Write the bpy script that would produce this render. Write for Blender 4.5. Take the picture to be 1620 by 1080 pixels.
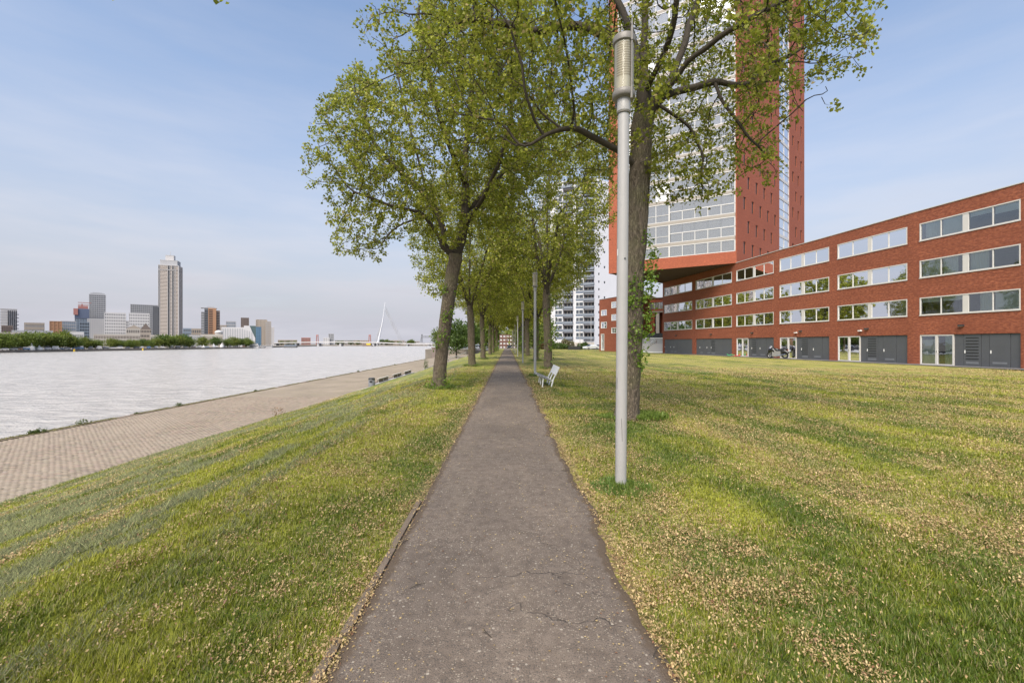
import bpy, math, random
import numpy as np
from mathutils import Vector, Matrix

for _o in list(bpy.data.objects): bpy.data.objects.remove(_o)
SC = bpy.context.scene
COL = SC.collection
R = math.radians

# ------------------------------------------------------------------ camera, sky, sun, exposure
cam_d = bpy.data.cameras.new('camera'); cam = bpy.data.objects.new('camera', cam_d); COL.objects.link(cam)
cam_d.sensor_width = 36; cam_d.lens = 16.0; cam_d.shift_y = 0.0019
cam_d.clip_start = 0.05; cam_d.clip_end = 9000
cam.location = (0, 0, 1.5); cam.rotation_euler = (R(90), 0, 0)
SC.camera = cam
SUN_EL, SUN_AZ = 50, -158          # azimuth clockwise from +Y (view direction): behind the camera, to the left
W = bpy.data.worlds.new('World'); SC.world = W; W.use_nodes = True
nt = W.node_tree; nt.nodes.clear()
def wn(t, **k):
    n = nt.nodes.new(t)
    for a, b in k.items(): setattr(n, a, b)
    return n
out = wn('ShaderNodeOutputWorld'); bg = wn('ShaderNodeBackground'); bg.inputs['Strength'].default_value = 0.064
sky = wn('ShaderNodeTexSky', sky_type='NISHITA', sun_disc=False, sun_elevation=R(SUN_EL), sun_rotation=R(SUN_AZ), altitude=0, air_density=1.0, dust_density=1.2, ozone_density=1.4)
geo = wn('ShaderNodeNewGeometry'); sep = wn('ShaderNodeSeparateXYZ')
tc = wn('ShaderNodeTexCoord')
nt.links.new(tc.outputs['Generated'], sep.inputs[0])
mp = wn('ShaderNodeMapping'); mp.inputs['Scale'].default_value = (1.6, 1.6, 9.0)
nt.links.new(tc.outputs['Generated'], mp.inputs[0])
noi = wn('ShaderNodeTexNoise'); noi.inputs['Scale'].default_value = 2.2; noi.inputs['Detail'].default_value = 7; noi.inputs['Roughness'].default_value = .55
nt.links.new(mp.outputs[0], noi.inputs['Vector'])
mr = wn('ShaderNodeMapRange', interpolation_type='SMOOTHSTEP')      # cloud cover falls off with height
mr.inputs['From Min'].default_value = -0.10; mr.inputs['From Max'].default_value = 0.70
mr.inputs['To Min'].default_value = 1.08; mr.inputs['To Max'].default_value = 0.0
nt.links.new(sep.outputs['Z'], mr.inputs['Value'])
ma = wn('ShaderNodeMath', operation='MULTIPLY_ADD'); ma.inputs[1].default_value = 0.36; ma.inputs[2].default_value = -0.17
nt.links.new(noi.outputs['Fac'], ma.inputs[0])
ad = wn('ShaderNodeMath', operation='ADD', use_clamp=True)
nt.links.new(mr.outputs[0], ad.inputs[0]); nt.links.new(ma.outputs[0], ad.inputs[1])
cr = wn('ShaderNodeValToRGB'); cr.color_ramp.elements[0].position = .36; cr.color_ramp.elements[0].color = (.58, .587, .665, 1)
cr.color_ramp.elements[1].position = .62; cr.color_ramp.elements[1].color = (.685, .685, .757, 1)
nt.links.new(noi.outputs['Fac'], cr.inputs[0])
sc_ = wn('ShaderNodeVectorMath', operation='SCALE'); sc_.inputs['Scale'].default_value = 9.2
nt.links.new(cr.outputs[0], sc_.inputs[0])
ss = wn('ShaderNodeVectorMath', operation='MULTIPLY'); ss.inputs[1].default_value = (2.6, 2.5, 2.4)
nt.links.new(sky.outputs[0], ss.inputs[0])
mx = wn('ShaderNodeMix', data_type='RGBA')
nt.links.new(ad.outputs[0], mx.inputs['Factor']); nt.links.new(ss.outputs[0], mx.inputs[6]); nt.links.new(sc_.outputs[0], mx.inputs[7])
nt.links.new(mx.outputs[2], bg.inputs['Color']); nt.links.new(bg.outputs[0], out.inputs[0])
sd = bpy.data.lights.new('sun', 'SUN'); sd.energy = 3.7; sd.angle = R(42); sd.color = (1, .92, .80)
sun = bpy.data.objects.new('sun', sd); COL.objects.link(sun)
_a, _e = R(SUN_AZ), R(SUN_EL)
_s = Vector((math.sin(_a)*math.cos(_e), math.cos(_a)*math.cos(_e), math.sin(_e)))
sun.rotation_euler = _s.to_track_quat('Z', 'Y').to_euler()
SC.view_settings.view_transform = 'Standard'; SC.view_settings.look = 'None'
SC.view_settings.exposure = 0.68; SC.view_settings.gamma = 1; SC.view_settings.use_curve_mapping = False
SC.cycles.max_bounces = 8; SC.cycles.transparent_max_bounces = 12; SC.cycles.diffuse_bounces = 3
SC.cycles.use_denoising = True

# ------------------------------------------------------------------ helpers
def tag(o, label=None, cat=None, group=None, kind=None):
    if label: o['label'] = label
    if cat: o['category'] = cat
    if group: o['group'] = group
    if kind: o['kind'] = kind
    return o
def link(name, me, mats=None, parent=None):
    o = bpy.data.objects.new(name, me); COL.objects.link(o)
    if mats:
        for m in (mats if isinstance(mats, (list, tuple)) else [mats]): me.materials.append(m)
    if parent:
        o.parent = parent
    return o
def empty(name, loc=(0, 0, 0), rz=0, **k):
    o = bpy.data.objects.new(name, None); COL.objects.link(o); o.location = loc; o.rotation_euler.z = rz
    o.empty_display_size = .3
    tag(o, **k); return o
def copy_tree(o, parent=None):
    c = o.copy(); COL.objects.link(c)
    if parent: c.parent = parent
    for ch in [x for x in bpy.data.objects if x.parent == o and x != c]: copy_tree(ch, c)
    return c
def wx(px, Y): return (px - 810) / 720 * Y
def wz(py, Y): return 1.5 + (543 - py) / 720 * Y

class Frame:
    """local frame on a facade: u along it, d inward, z up"""
    def __init__(s, p0, p1, flip=False):
        s.p = np.array(p0, float); v = np.array(p1, float) - s.p; s.L = float(np.hypot(*v)); s.u = v / s.L
        s.n = np.array((s.u[1], -s.u[0]))            # outward
        if flip: s.n = -s.n
    def pt(s, u, d, z):
        q = s.p + s.u * u - s.n * d
        return (q[0], q[1], z)
WORLDF = Frame((0, 0), (1, 0))                       # u = x, d = y (outward is -y)
class MB:
    def __init__(s): s.v = []; s.f = []; s.m = []; s.sm = []
    def add(s, vs, fs, m=0, smooth=False):
        b = len(s.v); s.v += [tuple(v) for v in vs]
        for f in fs: s.f.append([b + i for i in f]); s.m.append(m); s.sm.append(smooth)
    def quad(s, a, b, c, d, m=0): s.add([a, b, c, d], [(0, 1, 2, 3)], m)
    def fbox(s, F, u0, u1, d0, d1, z0, z1, m=0):
        P = [F.pt(u, d, z) for z in (z0, z1) for d in (d0, d1) for u in (u0, u1)]
        s.add(P, [(0, 1, 3, 2), (4, 6, 7, 5), (0, 4, 5, 1), (2, 3, 7, 6), (0, 2, 6, 4), (1, 5, 7, 3)], m)
    def box(s, x0, x1, y0, y1, z0, z1, m=0):
        s.fbox(WORLDF, x0, x1, y0, y1, z0, z1, m)
    def tube(s, pts, rad, n=8, m=0, caps=True, smooth=True):
        pts = [Vector(p) for p in pts]
        if not isinstance(rad, (list, tuple)): rad = [rad] * len(pts)
        t0 = (pts[1] - pts[0]).normalized(); a = Vector((1, 0, 0)) if abs(t0.x) < .8 else Vector((0, 1, 0))
        nx = (a - t0 * a.dot(t0)).normalized(); V = []
        for i, p in enumerate(pts):
            t = (pts[min(i + 1, len(pts) - 1)] - pts[max(i - 1, 0)]).normalized()
            nx = (nx - t * nx.dot(t)).normalized(); ny = t.cross(nx)
            for k in range(n):
                w = 2 * math.pi * k / n; V.append(p + (nx * math.cos(w) + ny * math.sin(w)) * rad[i])
        F = []
        for i in range(len(pts) - 1):
            for k in range(n):
                a_, b_ = i * n + k, i * n + (k + 1) % n; F.append((a_, b_, b_ + n, a_ + n))
        s.add(V, F, m, smooth)
        if caps: s.add(V[:n], [tuple(range(n))[::-1]], m); s.add(V[-n:], [tuple(range(n))], m)
    def lathe(s, prof, n=20, m=0, c=(0, 0, 0), smooth=True):
        V = []
        for r, z in prof:
            for k in range(n):
                w = 2 * math.pi * k / n; V.append((c[0] + r * math.cos(w), c[1] + r * math.sin(w), c[2] + z))
        F = []
        for i in range(len(prof) - 1):
            for k in range(n):
                a_, b_ = i * n + k, i * n + (k + 1) % n; F.append((a_, b_, b_ + n, a_ + n))
        s.add(V, F, m, smooth)
    def wall(s, F, u0, u1, z0, z1, holes, th=.15, m=0, d=0):
        """a wall sheet with real openings and their reveals; holes = (u0,u1,z0,z1)"""
        us = sorted({round(x, 4) for x in [u0, u1] + [h[0] for h in holes] + [h[1] for h in holes]})
        zs = sorted({round(x, 4) for x in [z0, z1] + [h[2] for h in holes] + [h[3] for h in holes]})
        for a, b in zip(us[:-1], us[1:]):
            start = None; um = (a + b) / 2
            hs = [h for h in holes if h[0] < um < h[1]]
            for c, e in zip(zs[:-1], zs[1:]):
                zm = (c + e) / 2; inside = any(h[2] < zm < h[3] for h in hs)
                if not inside:
                    if start is None: start = c
                elif start is not None:
                    s.quad(F.pt(a, d, start), F.pt(b, d, start), F.pt(b, d, c), F.pt(a, d, c), m); start = None
            if start is not None: s.quad(F.pt(a, d, start), F.pt(b, d, start), F.pt(b, d, zs[-1]), F.pt(a, d, zs[-1]), m)
        for (a, b, c, e) in holes:
            for q in (((a, c), (b, c)), ((b, c), (b, e)), ((b, e), (a, e)), ((a, e), (a, c))):
                (ua, za), (ub, zb) = q
                s.quad(F.pt(ua, d, za), F.pt(ub, d, zb), F.pt(ub, d + th, zb), F.pt(ua, d + th, za), m)
    def build(s, name, mats, parent=None, **k):
        me = bpy.data.meshes.new(name); me.from_pydata(s.v, [], s.f)
        me.polygons.foreach_set('material_index', s.m); me.polygons.foreach_set('use_smooth', s.sm); me.update()
        o = link(name, me, mats, parent)
        if k: tag(o, **k)
        return o
def np_mesh(name, V, Fq, col=None, smooth=False, attrs=None):
    """mesh from numpy: V (N,3), Fq (M,k)"""
    me = bpy.data.meshes.new(name); V = np.asarray(V, np.float32); Fq = np.asarray(Fq, np.int32); k = Fq.shape[1]
    me.vertices.add(len(V)); me.vertices.foreach_set('co', V.ravel())
    me.loops.add(Fq.size); me.loops.foreach_set('vertex_index', Fq.ravel())
    me.polygons.add(len(Fq)); me.polygons.foreach_set('loop_start', np.arange(0, Fq.size, k, dtype=np.int32))
    me.polygons.foreach_set('loop_total', np.full(len(Fq), k, np.int32))
    if smooth: me.polygons.foreach_set('use_smooth', np.ones(len(Fq), bool))
    me.update(calc_edges=True)
    if col is not None:
        a = me.attributes.new('Col', 'FLOAT_COLOR', 'POINT'); c = np.ones((len(V), 4), np.float32); c[:, :3] = col
        a.data.foreach_set('color', c.ravel())
    for n_, arr in (attrs or {}).items():
        a = me.attributes.new(n_, 'FLOAT', 'POINT'); a.data.foreach_set('value', np.asarray(arr, np.float32))
    return me
def vnoise(x, y, seed=0):
    """value noise 0..1 on numpy arrays"""
    xi = np.floor(x).astype(np.int64); yi = np.floor(y).astype(np.int64); fx = x - xi; fy = y - yi
    fx = fx * fx * (3 - 2 * fx); fy = fy * fy * (3 - 2 * fy)
    def h(a, b):
        n = (a * 374761393 + b * 668265263 + seed * 974634777) & 0x7fffffff
        n = ((n ^ (n >> 13)) * 1274126177) & 0x7fffffff
        return ((n ^ (n >> 16)) & 0xffff) / 65535.0
    return (h(xi, yi) * (1 - fx) + h(xi + 1, yi) * fx) * (1 - fy) + (h(xi, yi + 1) * (1 - fx) + h(xi + 1, yi + 1) * fx) * fy
def fbm(x, y, seed=0, o=3):
    s = 0; a = .5; t = 0
    for i in range(o): s = s + a * vnoise(x * 2**i, y * 2**i, seed + i * 7); t += a; a *= .5
    return s / t

# ------------------------------------------------------------------ materials
class NT:
    def __init__(s, name):
        s.mat = bpy.data.materials.new(name); s.mat.use_nodes = True; s.t = s.mat.node_tree; s.t.nodes.clear()
        s.out = s.n('ShaderNodeOutputMaterial')
    def n(s, t, ins=None, **k):
        n = s.t.nodes.new(t)
        for a, b in k.items(): setattr(n, a, b)
        for a, b in (ins or {}).items(): s.set(n, a, b)
        return n
    def set(s, n, a, b):
        if isinstance(b, bpy.types.NodeSocket): s.t.links.new(b, n.inputs[a])
        elif isinstance(b, bpy.types.Node): s.t.links.new(b.outputs[0], n.inputs[a])
        else: n.inputs[a].default_value = b
    def noise(s, scale, detail=4, vec=None, rough=.55):
        n = s.n('ShaderNodeTexNoise', {'Scale': scale, 'Detail': detail, 'Roughness': rough})
        s.set(n, 'Vector', vec if vec is not None else s.pos()); return n.outputs['Fac']
    def pos(s):
        if not hasattr(s, '_p'): s._p = s.n('ShaderNodeNewGeometry').outputs['Position']
        return s._p
    def obj(s): return s.n('ShaderNodeTexCoord').outputs['Object']
    def mapv(s, vec, scale=(1, 1, 1), rot=(0, 0, 0)):
        return s.n('ShaderNodeMapping', {'Vector': vec, 'Scale': scale, 'Rotation': rot}).outputs[0]
    def ramp(s, fac, stops):
        n = s.n('ShaderNodeValToRGB', {0: fac}); e = n.color_ramp.elements
        while len(e) < len(stops): e.new(.5)
        for i, (p, c) in enumerate(stops): e[i].position = p; e[i].color = tuple(c) + (1,) if len(c) == 3 else c
        return n.outputs[0]
    def mix(s, f, a, b, mode='MIX'):
        n = s.n('ShaderNodeMix', data_type='RGBA', blend_type=mode)
        s.set(n, 0, f); s.set(n, 6, a if not isinstance(a, tuple) else a + (1,)); s.set(n, 7, b if not isinstance(b, tuple) else b + (1,)); return n.outputs[2]
    def math(s, op, a, b=0, c=0, clamp=False):
        n = s.n('ShaderNodeMath', operation=op, use_clamp=clamp); s.set(n, 0, a); s.set(n, 1, b); s.set(n, 2, c); return n.outputs[0]
    def bump(s, h, strength=.3, dist=.02, normal=None):
        n = s.n('ShaderNodeBump', {'Height': h, 'Strength': strength, 'Distance': dist})
        if normal is not None: s.set(n, 'Normal', normal)
        return n.outputs[0]
    def attr(s, name): return s.n('ShaderNodeAttribute', attribute_name=name)
    def pbr(s, col, rough=.7, normal=None, **k):
        n = s.n('ShaderNodeBsdfPrincipled'); s.set(n, 'Base Color', col if not isinstance(col, tuple) else col + (1,)); s.set(n, 'Roughness', rough)
        if normal is not None: s.set(n, 'Normal', normal)
        for a, b in k.items(): s.set(n, a.replace('_', ' '), b)
        s.t.links.new(n.outputs[0], s.out.inputs[0]); return n
M = {}
def plain(name, col, rough=.6, var=.12, scale=3, metal=0, bump=0, **k):
    t = NT(name); f = t.noise(scale, 5)
    c = t.mix(f, tuple(x * (1 - var) for x in col), tuple(min(1, x * (1 + var)) for x in col))
    nrm = t.bump(t.noise(scale * 12, 3), .4, bump) if bump else None
    t.pbr(c, rough, nrm, Metallic=metal, **k); M[name] = t.mat; return t.mat
def brick_mat(name, a, b, mortar, bw=.22, bh=.0625, streak=.25):
    t = NT(name); g = t.n('ShaderNodeNewGeometry'); t._p = g.outputs['Position']
    tan = t.n('ShaderNodeVectorMath', {0: (0, 0, 1), 1: g.outputs['True Normal']}, operation='CROSS_PRODUCT')
    dt = t.n('ShaderNodeVectorMath', {0: tan.outputs[0], 1: g.outputs['Position']}, operation='DOT_PRODUCT')
    sp = t.n('ShaderNodeSeparateXYZ', {0: g.outputs['Position']})
    cb = t.n('ShaderNodeCombineXYZ', {0: dt.outputs['Value'], 1: sp.outputs['Z'], 2: 0.0})
    br = t.n('ShaderNodeTexBrick', {'Vector': cb.outputs[0], 'Color1': a + (1,), 'Color2': b + (1,), 'Mortar': mortar + (1,), 'Scale': 1.0,
                                    'Mortar Size': .006, 'Brick Width': bw, 'Row Height': bh, 'Bias': -.1})
    br.offset = .5
    n1 = t.noise(1, 5, t.mapv(cb.outputs[0], (.35, 3.2, 1)))        # rows of bricks fired darker and lighter
    n2 = t.noise(.22, 4, cb.outputs[0])
    n3 = t.noise(1, 3, t.mapv(cb.outputs[0], (4.4, 9, 1)))
    c = t.mix(t.math('MULTIPLY', t.ramp(n1, [(.38, (0, 0, 0)), (.62, (1, 1, 1))]), streak * 2.2), br.outputs[0], tuple(x * .58 for x in a))
    c = t.mix(t.math('MULTIPLY', t.ramp(n3, [(.42, (0, 0, 0)), (.60, (1, 1, 1))]), .8), c, tuple(min(1, x * .72) for x in b))
    c = t.mix(t.math('MULTIPLY', t.ramp(n2, [(.4, (0, 0, 0)), (.7, (1, 1, 1))]), .35), c, tuple(x * .7 for x in b))
    t.pbr(c, .85, t.bump(br.outputs['Fac'], .5, -.006)); M[name] = t.mat; return t.mat
brick_mat('red_brick', (.41, .120, .050), (.25, .065, .032), (.24, .13, .10))
brick_mat('tower_brick', (.47, .125, .055), (.33, .085, .042), (.2, .08, .06), streak=.18)
brick_mat('brown_brick', (.22, .10, .07), (.16, .07, .05), (.2, .17, .14))
plain('white_paint', (.74, .74, .72), .45, .05)
plain('tower_frame', (.54, .53, .515), .45, .06)
plain('gable_render_lit', (.74, .74, .76), .8, .06, .3)  # white render lightened in place of sunlight missing on the gable
plain('haze_white', (.62, .63, .66), .8, .03, .05)  # distance haze put into the pylon's colour, paled towards the sky
plain('white_render', (.55, .55, .57), .8, .06, .3)
plain('offwhite_frame', (.58, .56, .53), .4, .05)
plain('beige_slab', (.30, .27, .235), .7, .12)
plain('grey_door', (.085, .09, .10), .4, .12, 1.5)
plain('grey_door_dark', (.02, .021, .024), .5, .1)
plain('dark_metal', (.035, .037, .04), .4, .1)
plain('black_rubber', (.015, .015, .016), .6, .1)
plain('chrome', (.6, .6, .62), .2, .05, metal=1)
plain('lamp_grey', (.38, .37, .355), .42, .1, 5, bump=.0006)
plain('concrete', (.42, .40, .37), .85, .2, 2, bump=.004)
plain('old_kerb', (.17, .13, .095), .95, .35, 9, bump=.004)
plain('light_concrete', (.52, .50, .47), .85, .15, 2)
plain('quay_stone', (.17, .15, .125), .9, .4, .5)
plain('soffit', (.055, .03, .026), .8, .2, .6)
plain('roof_gravel', (.18, .17, .16), .9, .2, 3)
plain('street_asphalt', (.13, .125, .12), .9, .15, .8)
plain('slate_grey', (.13, .16, .205), .6, .1, .4)
plain('balcony_grey', (.17, .195, .23), .6, .1, .4)
plain('tan_render', (.36, .31, .26), .8, .15, .05)
plain('cream_render', (.46, .42, .37), .8, .12, .05)
plain('far_grey', (.36, .365, .38), .8, .12, .05)
plain('far_light', (.46, .45, .45), .8, .1, .05)
plain('far_white', (.56, .55, .55), .8, .06, .05)
plain('far_dark', (.13, .135, .145), .6, .15, .05)
plain('far_brown', (.17, .135, .12), .8, .2, .05)
plain('far_orange', (.34, .19, .11), .8, .1, .05)
plain('far_blue', (.10, .125, .19), .5, .1, .05)
plain('far_bluegrey', (.22, .27, .33), .4, .15, .05)
plain('far_red', (.34, .15, .13), .7, .1, .05)
plain('far_green', (.07, .11, .11), .6, .1, .05)
plain('zalm_beige', (.44, .39, .35), .8, .08, .05)
plain('far_glass', (.06, .07, .085), .15, .2, .05, IOR=1.5)
plain('far_glass_dark', (.025, .028, .035), .2, .2, .05)
plain('far_blue_glass', (.12, .21, .30), .12, .2, .08)
plain('bench_wood', (.14, .105, .085), .7, .25, 6)
plain('bench_slat', (.14, .145, .155), .6, .15, 6)
plain('bin_grey', (.16, .17, .185), .5, .15, 4)
plain('curtain', (.66, .68, .64), .9, .08, 2)
plain('curtain_green', (.40, .50, .44), .9, .1, 2)
plain('blind', (.72, .73, .74), .8, .04, 2)
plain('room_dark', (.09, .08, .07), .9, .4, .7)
plain('balcony_room', (.68, .66, .64), .8, .15, .35)
plain('yellow_paint', (.75, .52, .04), .5, .1)
plain('green_plastic', (.05, .32, .12), .4, .1)
plain('red_plastic', (.5, .05, .04), .4, .1)
plain('car_white', (.62, .64, .66), .25, .04); plain('car_blue', (.10, .19, .34), .25, .05)
plain('car_glass', (.02, .025, .03), .08, .1)
plain('moto_black', (.02, .02, .022), .25, .1); plain('moto_silver', (.42, .42, .44), .3, .1, metal=.7); plain('tail_red', (.4, .02, .015), .3, .1)
plain('warm_lamp', (.62, .45, .30), .5, .1)
plain('cream_shade', (.86, .82, .70), .5, .06, 9)
plain('lamp_louvre', (.60, .54, .42), .5, .1, 9)
plain('lamp_cap', (.20, .185, .165), .45, .15, 9)
def glass(name, refl, tint=(.75, .8, .8), rough=.012, wob=.004, pale_mix=0):
    t = NT(name); gl = t.n('ShaderNodeBsdfGlossy', {'Color': (.80, .83, .88, 1), 'Roughness': rough}); tr = t.n('ShaderNodeBsdfTransparent', {'Color': tint + (1,)})
    nz = t.bump(t.noise(.8, 2), .25, wob * 4); t.set(gl, 'Normal', nz)
    lw = t.n('ShaderNodeFresnel', {'IOR': 1.5})
    f = t.math('ADD', t.math('MULTIPLY', lw, .9), refl, clamp=True)
    src = tr
    if pale_mix: src = t.n('ShaderNodeMixShader', {0: pale_mix, 1: tr.outputs[0], 2: t.n('ShaderNodeBsdfDiffuse', {'Color': (.36, .365, .37, 1)}).outputs[0]})     # pale grey mixed in, standing for reflected cloud and light interiors
    mx = t.n('ShaderNodeMixShader', {0: f, 1: src.outputs[0], 2: gl.outputs[0]}); t.t.links.new(mx.outputs[0], t.out.inputs[0]); M[name] = t.mat
glass('window_glass', .09, (.88, .92, .90)); glass('tower_glass', .10, (.9, .92, .92), pale_mix=.42); glass('lamp_glass', -.02, (.95, .93, .88), .08)

def leaf_mat(name, trans=.4, tintvar=.0):
    t = NT(name); a = t.attr('Col').outputs['Color']
    p = t.n('ShaderNodeBsdfPrincipled', {'Base Color': a, 'Roughness': .5}); p.inputs['Specular IOR Level'].default_value = .35
    tr = t.n('ShaderNodeBsdfTranslucent', {'Color': t.mix(.5, a, (.55, .62, .10), 'MULTIPLY') if False else t.mix(.25, a, (.22, .33, .03))})
    mx = t.n('ShaderNodeMixShader', {0: trans, 1: p.outputs[0], 2: tr.outputs[0]}); t.t.links.new(mx.outputs[0], t.out.inputs[0]); M[name] = t.mat
leaf_mat('leaf', .42); leaf_mat('grass_blade', .3); leaf_mat('seed', .15)

t = NT('bark'); o = t.pos()
v = t.mapv(o, (1, 1, .16))
w1 = t.n('ShaderNodeTexVoronoi', {'Vector': v, 'Scale': 42.0}, feature='DISTANCE_TO_EDGE').outputs[0]
w2 = t.noise(34, 5, v)
n0 = t.noise(2.2, 4)
c = t.mix(t.ramp(w2, [(.3, (0, 0, 0)), (.7, (1, 1, 1))]), (.075, .056, .038), (.25, .20, .14))
c = t.mix(t.ramp(n0, [(.45, (0, 0, 0)), (.7, (.6, .6, .6))]), c, (.17, .165, .075))
c = t.mix(t.ramp(w1, [(0, (.6, .6, .6)), (.12, (0, 0, 0))]), c, (.03, .022, .016))
t.pbr(c, .9, t.bump(t.math('ADD', t.math('MULTIPLY', w1, 2.5), w2), .9, .025)); M['bark'] = t.mat
t = NT('branch_bark'); n0 = t.noise(14, 4)
t.pbr(t.mix(n0, (.028, .022, .016), (.075, .06, .042)), .9, t.bump(t.noise(40, 3, t.mapv(t.pos(), (1, 1, .3))), .6, .01)); M['branch_bark'] = t.mat

# asphalt path
t = NT('path_asphalt'); P = t.pos(); sp = t.n('ShaderNodeSeparateXYZ', {0: P})
n1 = t.noise(.9, 5, t.mapv(P, (1.2, .8, 1))); n2 = t.noise(150, 3); n3 = t.noise(14, 5)
c = t.mix(t.ramp(n1, [(.3, (0, 0, 0)), (.72, (1, 1, 1))]), (.142, .111, .087), (.255, .200, .154))
pat = t.noise(.8, 4, t.mapv(P, (3.0, .7, 1)))
c = t.mix(t.ramp(pat, [(.52, (0, 0, 0)), (.66, (.55, .55, .55))]), c, (.27, .215, .16))
c = t.mix(t.ramp(n3, [(.35, (.6, .6, .6)), (.6, (0, 0, 0))]), c, (.105, .078, .058))
c = t.mix(t.ramp(n2, [(.35, (.75, .75, .75)), (.5, (0, 0, 0))]), c, (.045, .042, .040))
vo = t.n('ShaderNodeTexVoronoi', {'Vector': P, 'Scale': 85.0, 'Randomness': 1.0})
rnd = t.n('ShaderNodeSeparateColor', {0: vo.outputs['Color']})
spk = t.math('MULTIPLY', t.math('LESS_THAN', vo.outputs['Distance'], .42), t.math('GREATER_THAN', rnd.outputs[0], t.ramp(t.noise(1.1, 4), [(.35, (.93, .93, .93)), (.65, (.66, .66, .66))])))
c = t.mix(t.math('MULTIPLY', spk, .75), c, (.32, .27, .21))
vs = t.n('ShaderNodeTexVoronoi', {'Vector': P, 'Scale': 34.0, 'Randomness': 1.0})
rs = t.n('ShaderNodeSeparateColor', {0: vs.outputs['Color']})
sp2 = t.math('MULTIPLY', t.math('LESS_THAN', vs.outputs['Distance'], .26), t.math('GREATER_THAN', rs.outputs[1], .93))
c = t.mix(t.math('MULTIPLY', sp2, .8), c, (.42, .37, .30))
jit = t.n('ShaderNodeVectorMath', {0: P, 1: t.n('ShaderNodeVectorMath', {0: t.n('ShaderNodeTexNoise', {'Vector': P, 'Scale': 5.0, 'Detail': 5}).outputs['Color'], 'Scale': .4}, operation='SCALE').outputs[0]}, operation='ADD')
cv = t.n('ShaderNodeTexVoronoi', {'Vector': t.mapv(jit.outputs[0], (.55, 1.5, 1)), 'Scale': 1.05}, feature='DISTANCE_TO_EDGE').outputs[0]
cm = t.math('MULTIPLY', t.ramp(cv, [(0, (1, 1, 1)), (.011, (0, 0, 0))]), t.ramp(t.noise(.55, 2), [(.5, (0, 0, 0)), (.6, (1, 1, 1))]))
c = t.mix(t.math('MULTIPLY', cm, .22), c, (.04, .033, .028))
ed = t.attr('edge').outputs['Fac']
mud = t.ramp(t.math('ADD', t.math('POWER', ed, 5.0), t.math('MULTIPLY', t.noise(9, 5), .6)), [(.86, (0, 0, 0)), (1.3, (.8, .8, .8))])
c = t.mix(mud, c, (.10, .068, .042))
b = t.bump(t.math('SUBTRACT', t.math('ADD', n2, t.math('MULTIPLY', n3, .8)), t.math('MULTIPLY', cm, 2.5)), .75, .011)
t.pbr(c, .88, b); M['path_asphalt'] = t.mat

# lawn ground (colour under and beyond the modelled blades); litter / tone come from the mesh
def lawn_ground():
    t = NT('lawn_ground'); P = t.pos(); lit = t.attr('litter').outputs['Fac']; tone = t.attr('tone').outputs['Fac']; win = t.attr('windrow').outputs['Fac']
    f1 = t.noise(26, 6, t.mapv(P, (1, .8, 1))); f2 = t.noise(5, 5); f3 = t.noise(90, 3)
    c = t.mix(t.ramp(tone, [(.25, (0, 0, 0)), (.75, (1, 1, 1))]), (.085, .128, .010), (.27, .275, .034))
    c = t.mix(t.ramp(f1, [(.36, (.85, .85, .85)), (.52, (0, 0, 0))]), c, (.035, .055, .008))
    c = t.mix(t.ramp(f2, [(.5, (0, 0, 0)), (.75, (.5, .5, .5))]), c, (.22, .235, .05))
    c = t.mix(t.math('MULTIPLY', win, t.ramp(f1, [(.3, (.35, .35, .35)), (.6, (.9, .9, .9))])), c, (.19, .20, .09))
    vo = t.n('ShaderNodeTexVoronoi', {'Vector': t.mapv(P, (1, .85, 1)), 'Scale': 38.0, 'Randomness': 1.0})
    rc = t.n('ShaderNodeSeparateColor', {0: vo.outputs['Color']})
    clump = t.noise(3.2, 4)
    thr = t.math('SUBTRACT', 1.02, t.math('MULTIPLY', t.math('MULTIPLY', lit, t.ramp(clump, [(.3, (.35, .35, .35)), (.62, (1.3, 1.3, 1.3))])), 1.05))
    on = t.math('MULTIPLY', t.math('GREATER_THAN', rc.outputs[0], thr), t.math('LESS_THAN', vo.outputs['Distance'], .48))
    sc = t.mix(rc.outputs[1], (.32, .22, .10), (.54, .41, .20))
    c = t.mix(t.math('MULTIPLY', on, .88), c, sc)
    soil = t.attr('soil').outputs['Fac']
    c = t.mix(t.math('MULTIPLY', soil, t.ramp(f1, [(.3, (1, 1, 1)), (.62, (.25, .25, .25))])), c, (.17, .105, .055))
    t.pbr(c, .95, t.bump(t.math('ADD', f1, t.math('MULTIPLY', f2, 1.4)), .8, .06)); M['lawn_ground'] = t.mat
lawn_ground()
t = NT('verge'); f = t.noise(1.2, 6); t.pbr(t.mix(f, (.07, .09, .025), (.17, .17, .07)), .95, t.bump(t.noise(20, 3), .6, .05)); M['verge'] = t.mat

t = NT('paver'); P = t.pos(); rnd = t.attr('Col').outputs['Color']; n = t.noise(.35, 5); n2 = t.noise(60, 4)
c = t.mix(t.ramp(n, [(.35, (0, 0, 0)), (.68, (.75, .75, .75))]), rnd, (.32, .262, .20))
c = t.mix(t.ramp(n2, [(.3, (.5, .5, .5)), (.55, (0, 0, 0))]), c, (.17, .135, .105))
t.pbr(c, .9, t.bump(n2, .5, .004)); M['paver'] = t.mat
t = NT('paving_far'); P = t.pos()
br = t.n('ShaderNodeTexBrick', {'Vector': t.mapv(P, (1, 1, 1), (0, 0, R(.55))), 'Color1': (.27, .218, .165, 1), 'Color2': (.215, .17, .13, 1), 'Mortar': (.13, .12, .07, 1), 'Scale': 1.0, 'Mortar Size': .008, 'Brick Width': .21, 'Row Height': .105})
n = t.noise(.35, 5); n2 = t.noise(2.2, 5)
c = t.mix(t.ramp(n, [(.35, (0, 0, 0)), (.68, (.75, .75, .75))]), br.outputs[0], (.32, .262, .20))
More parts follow.
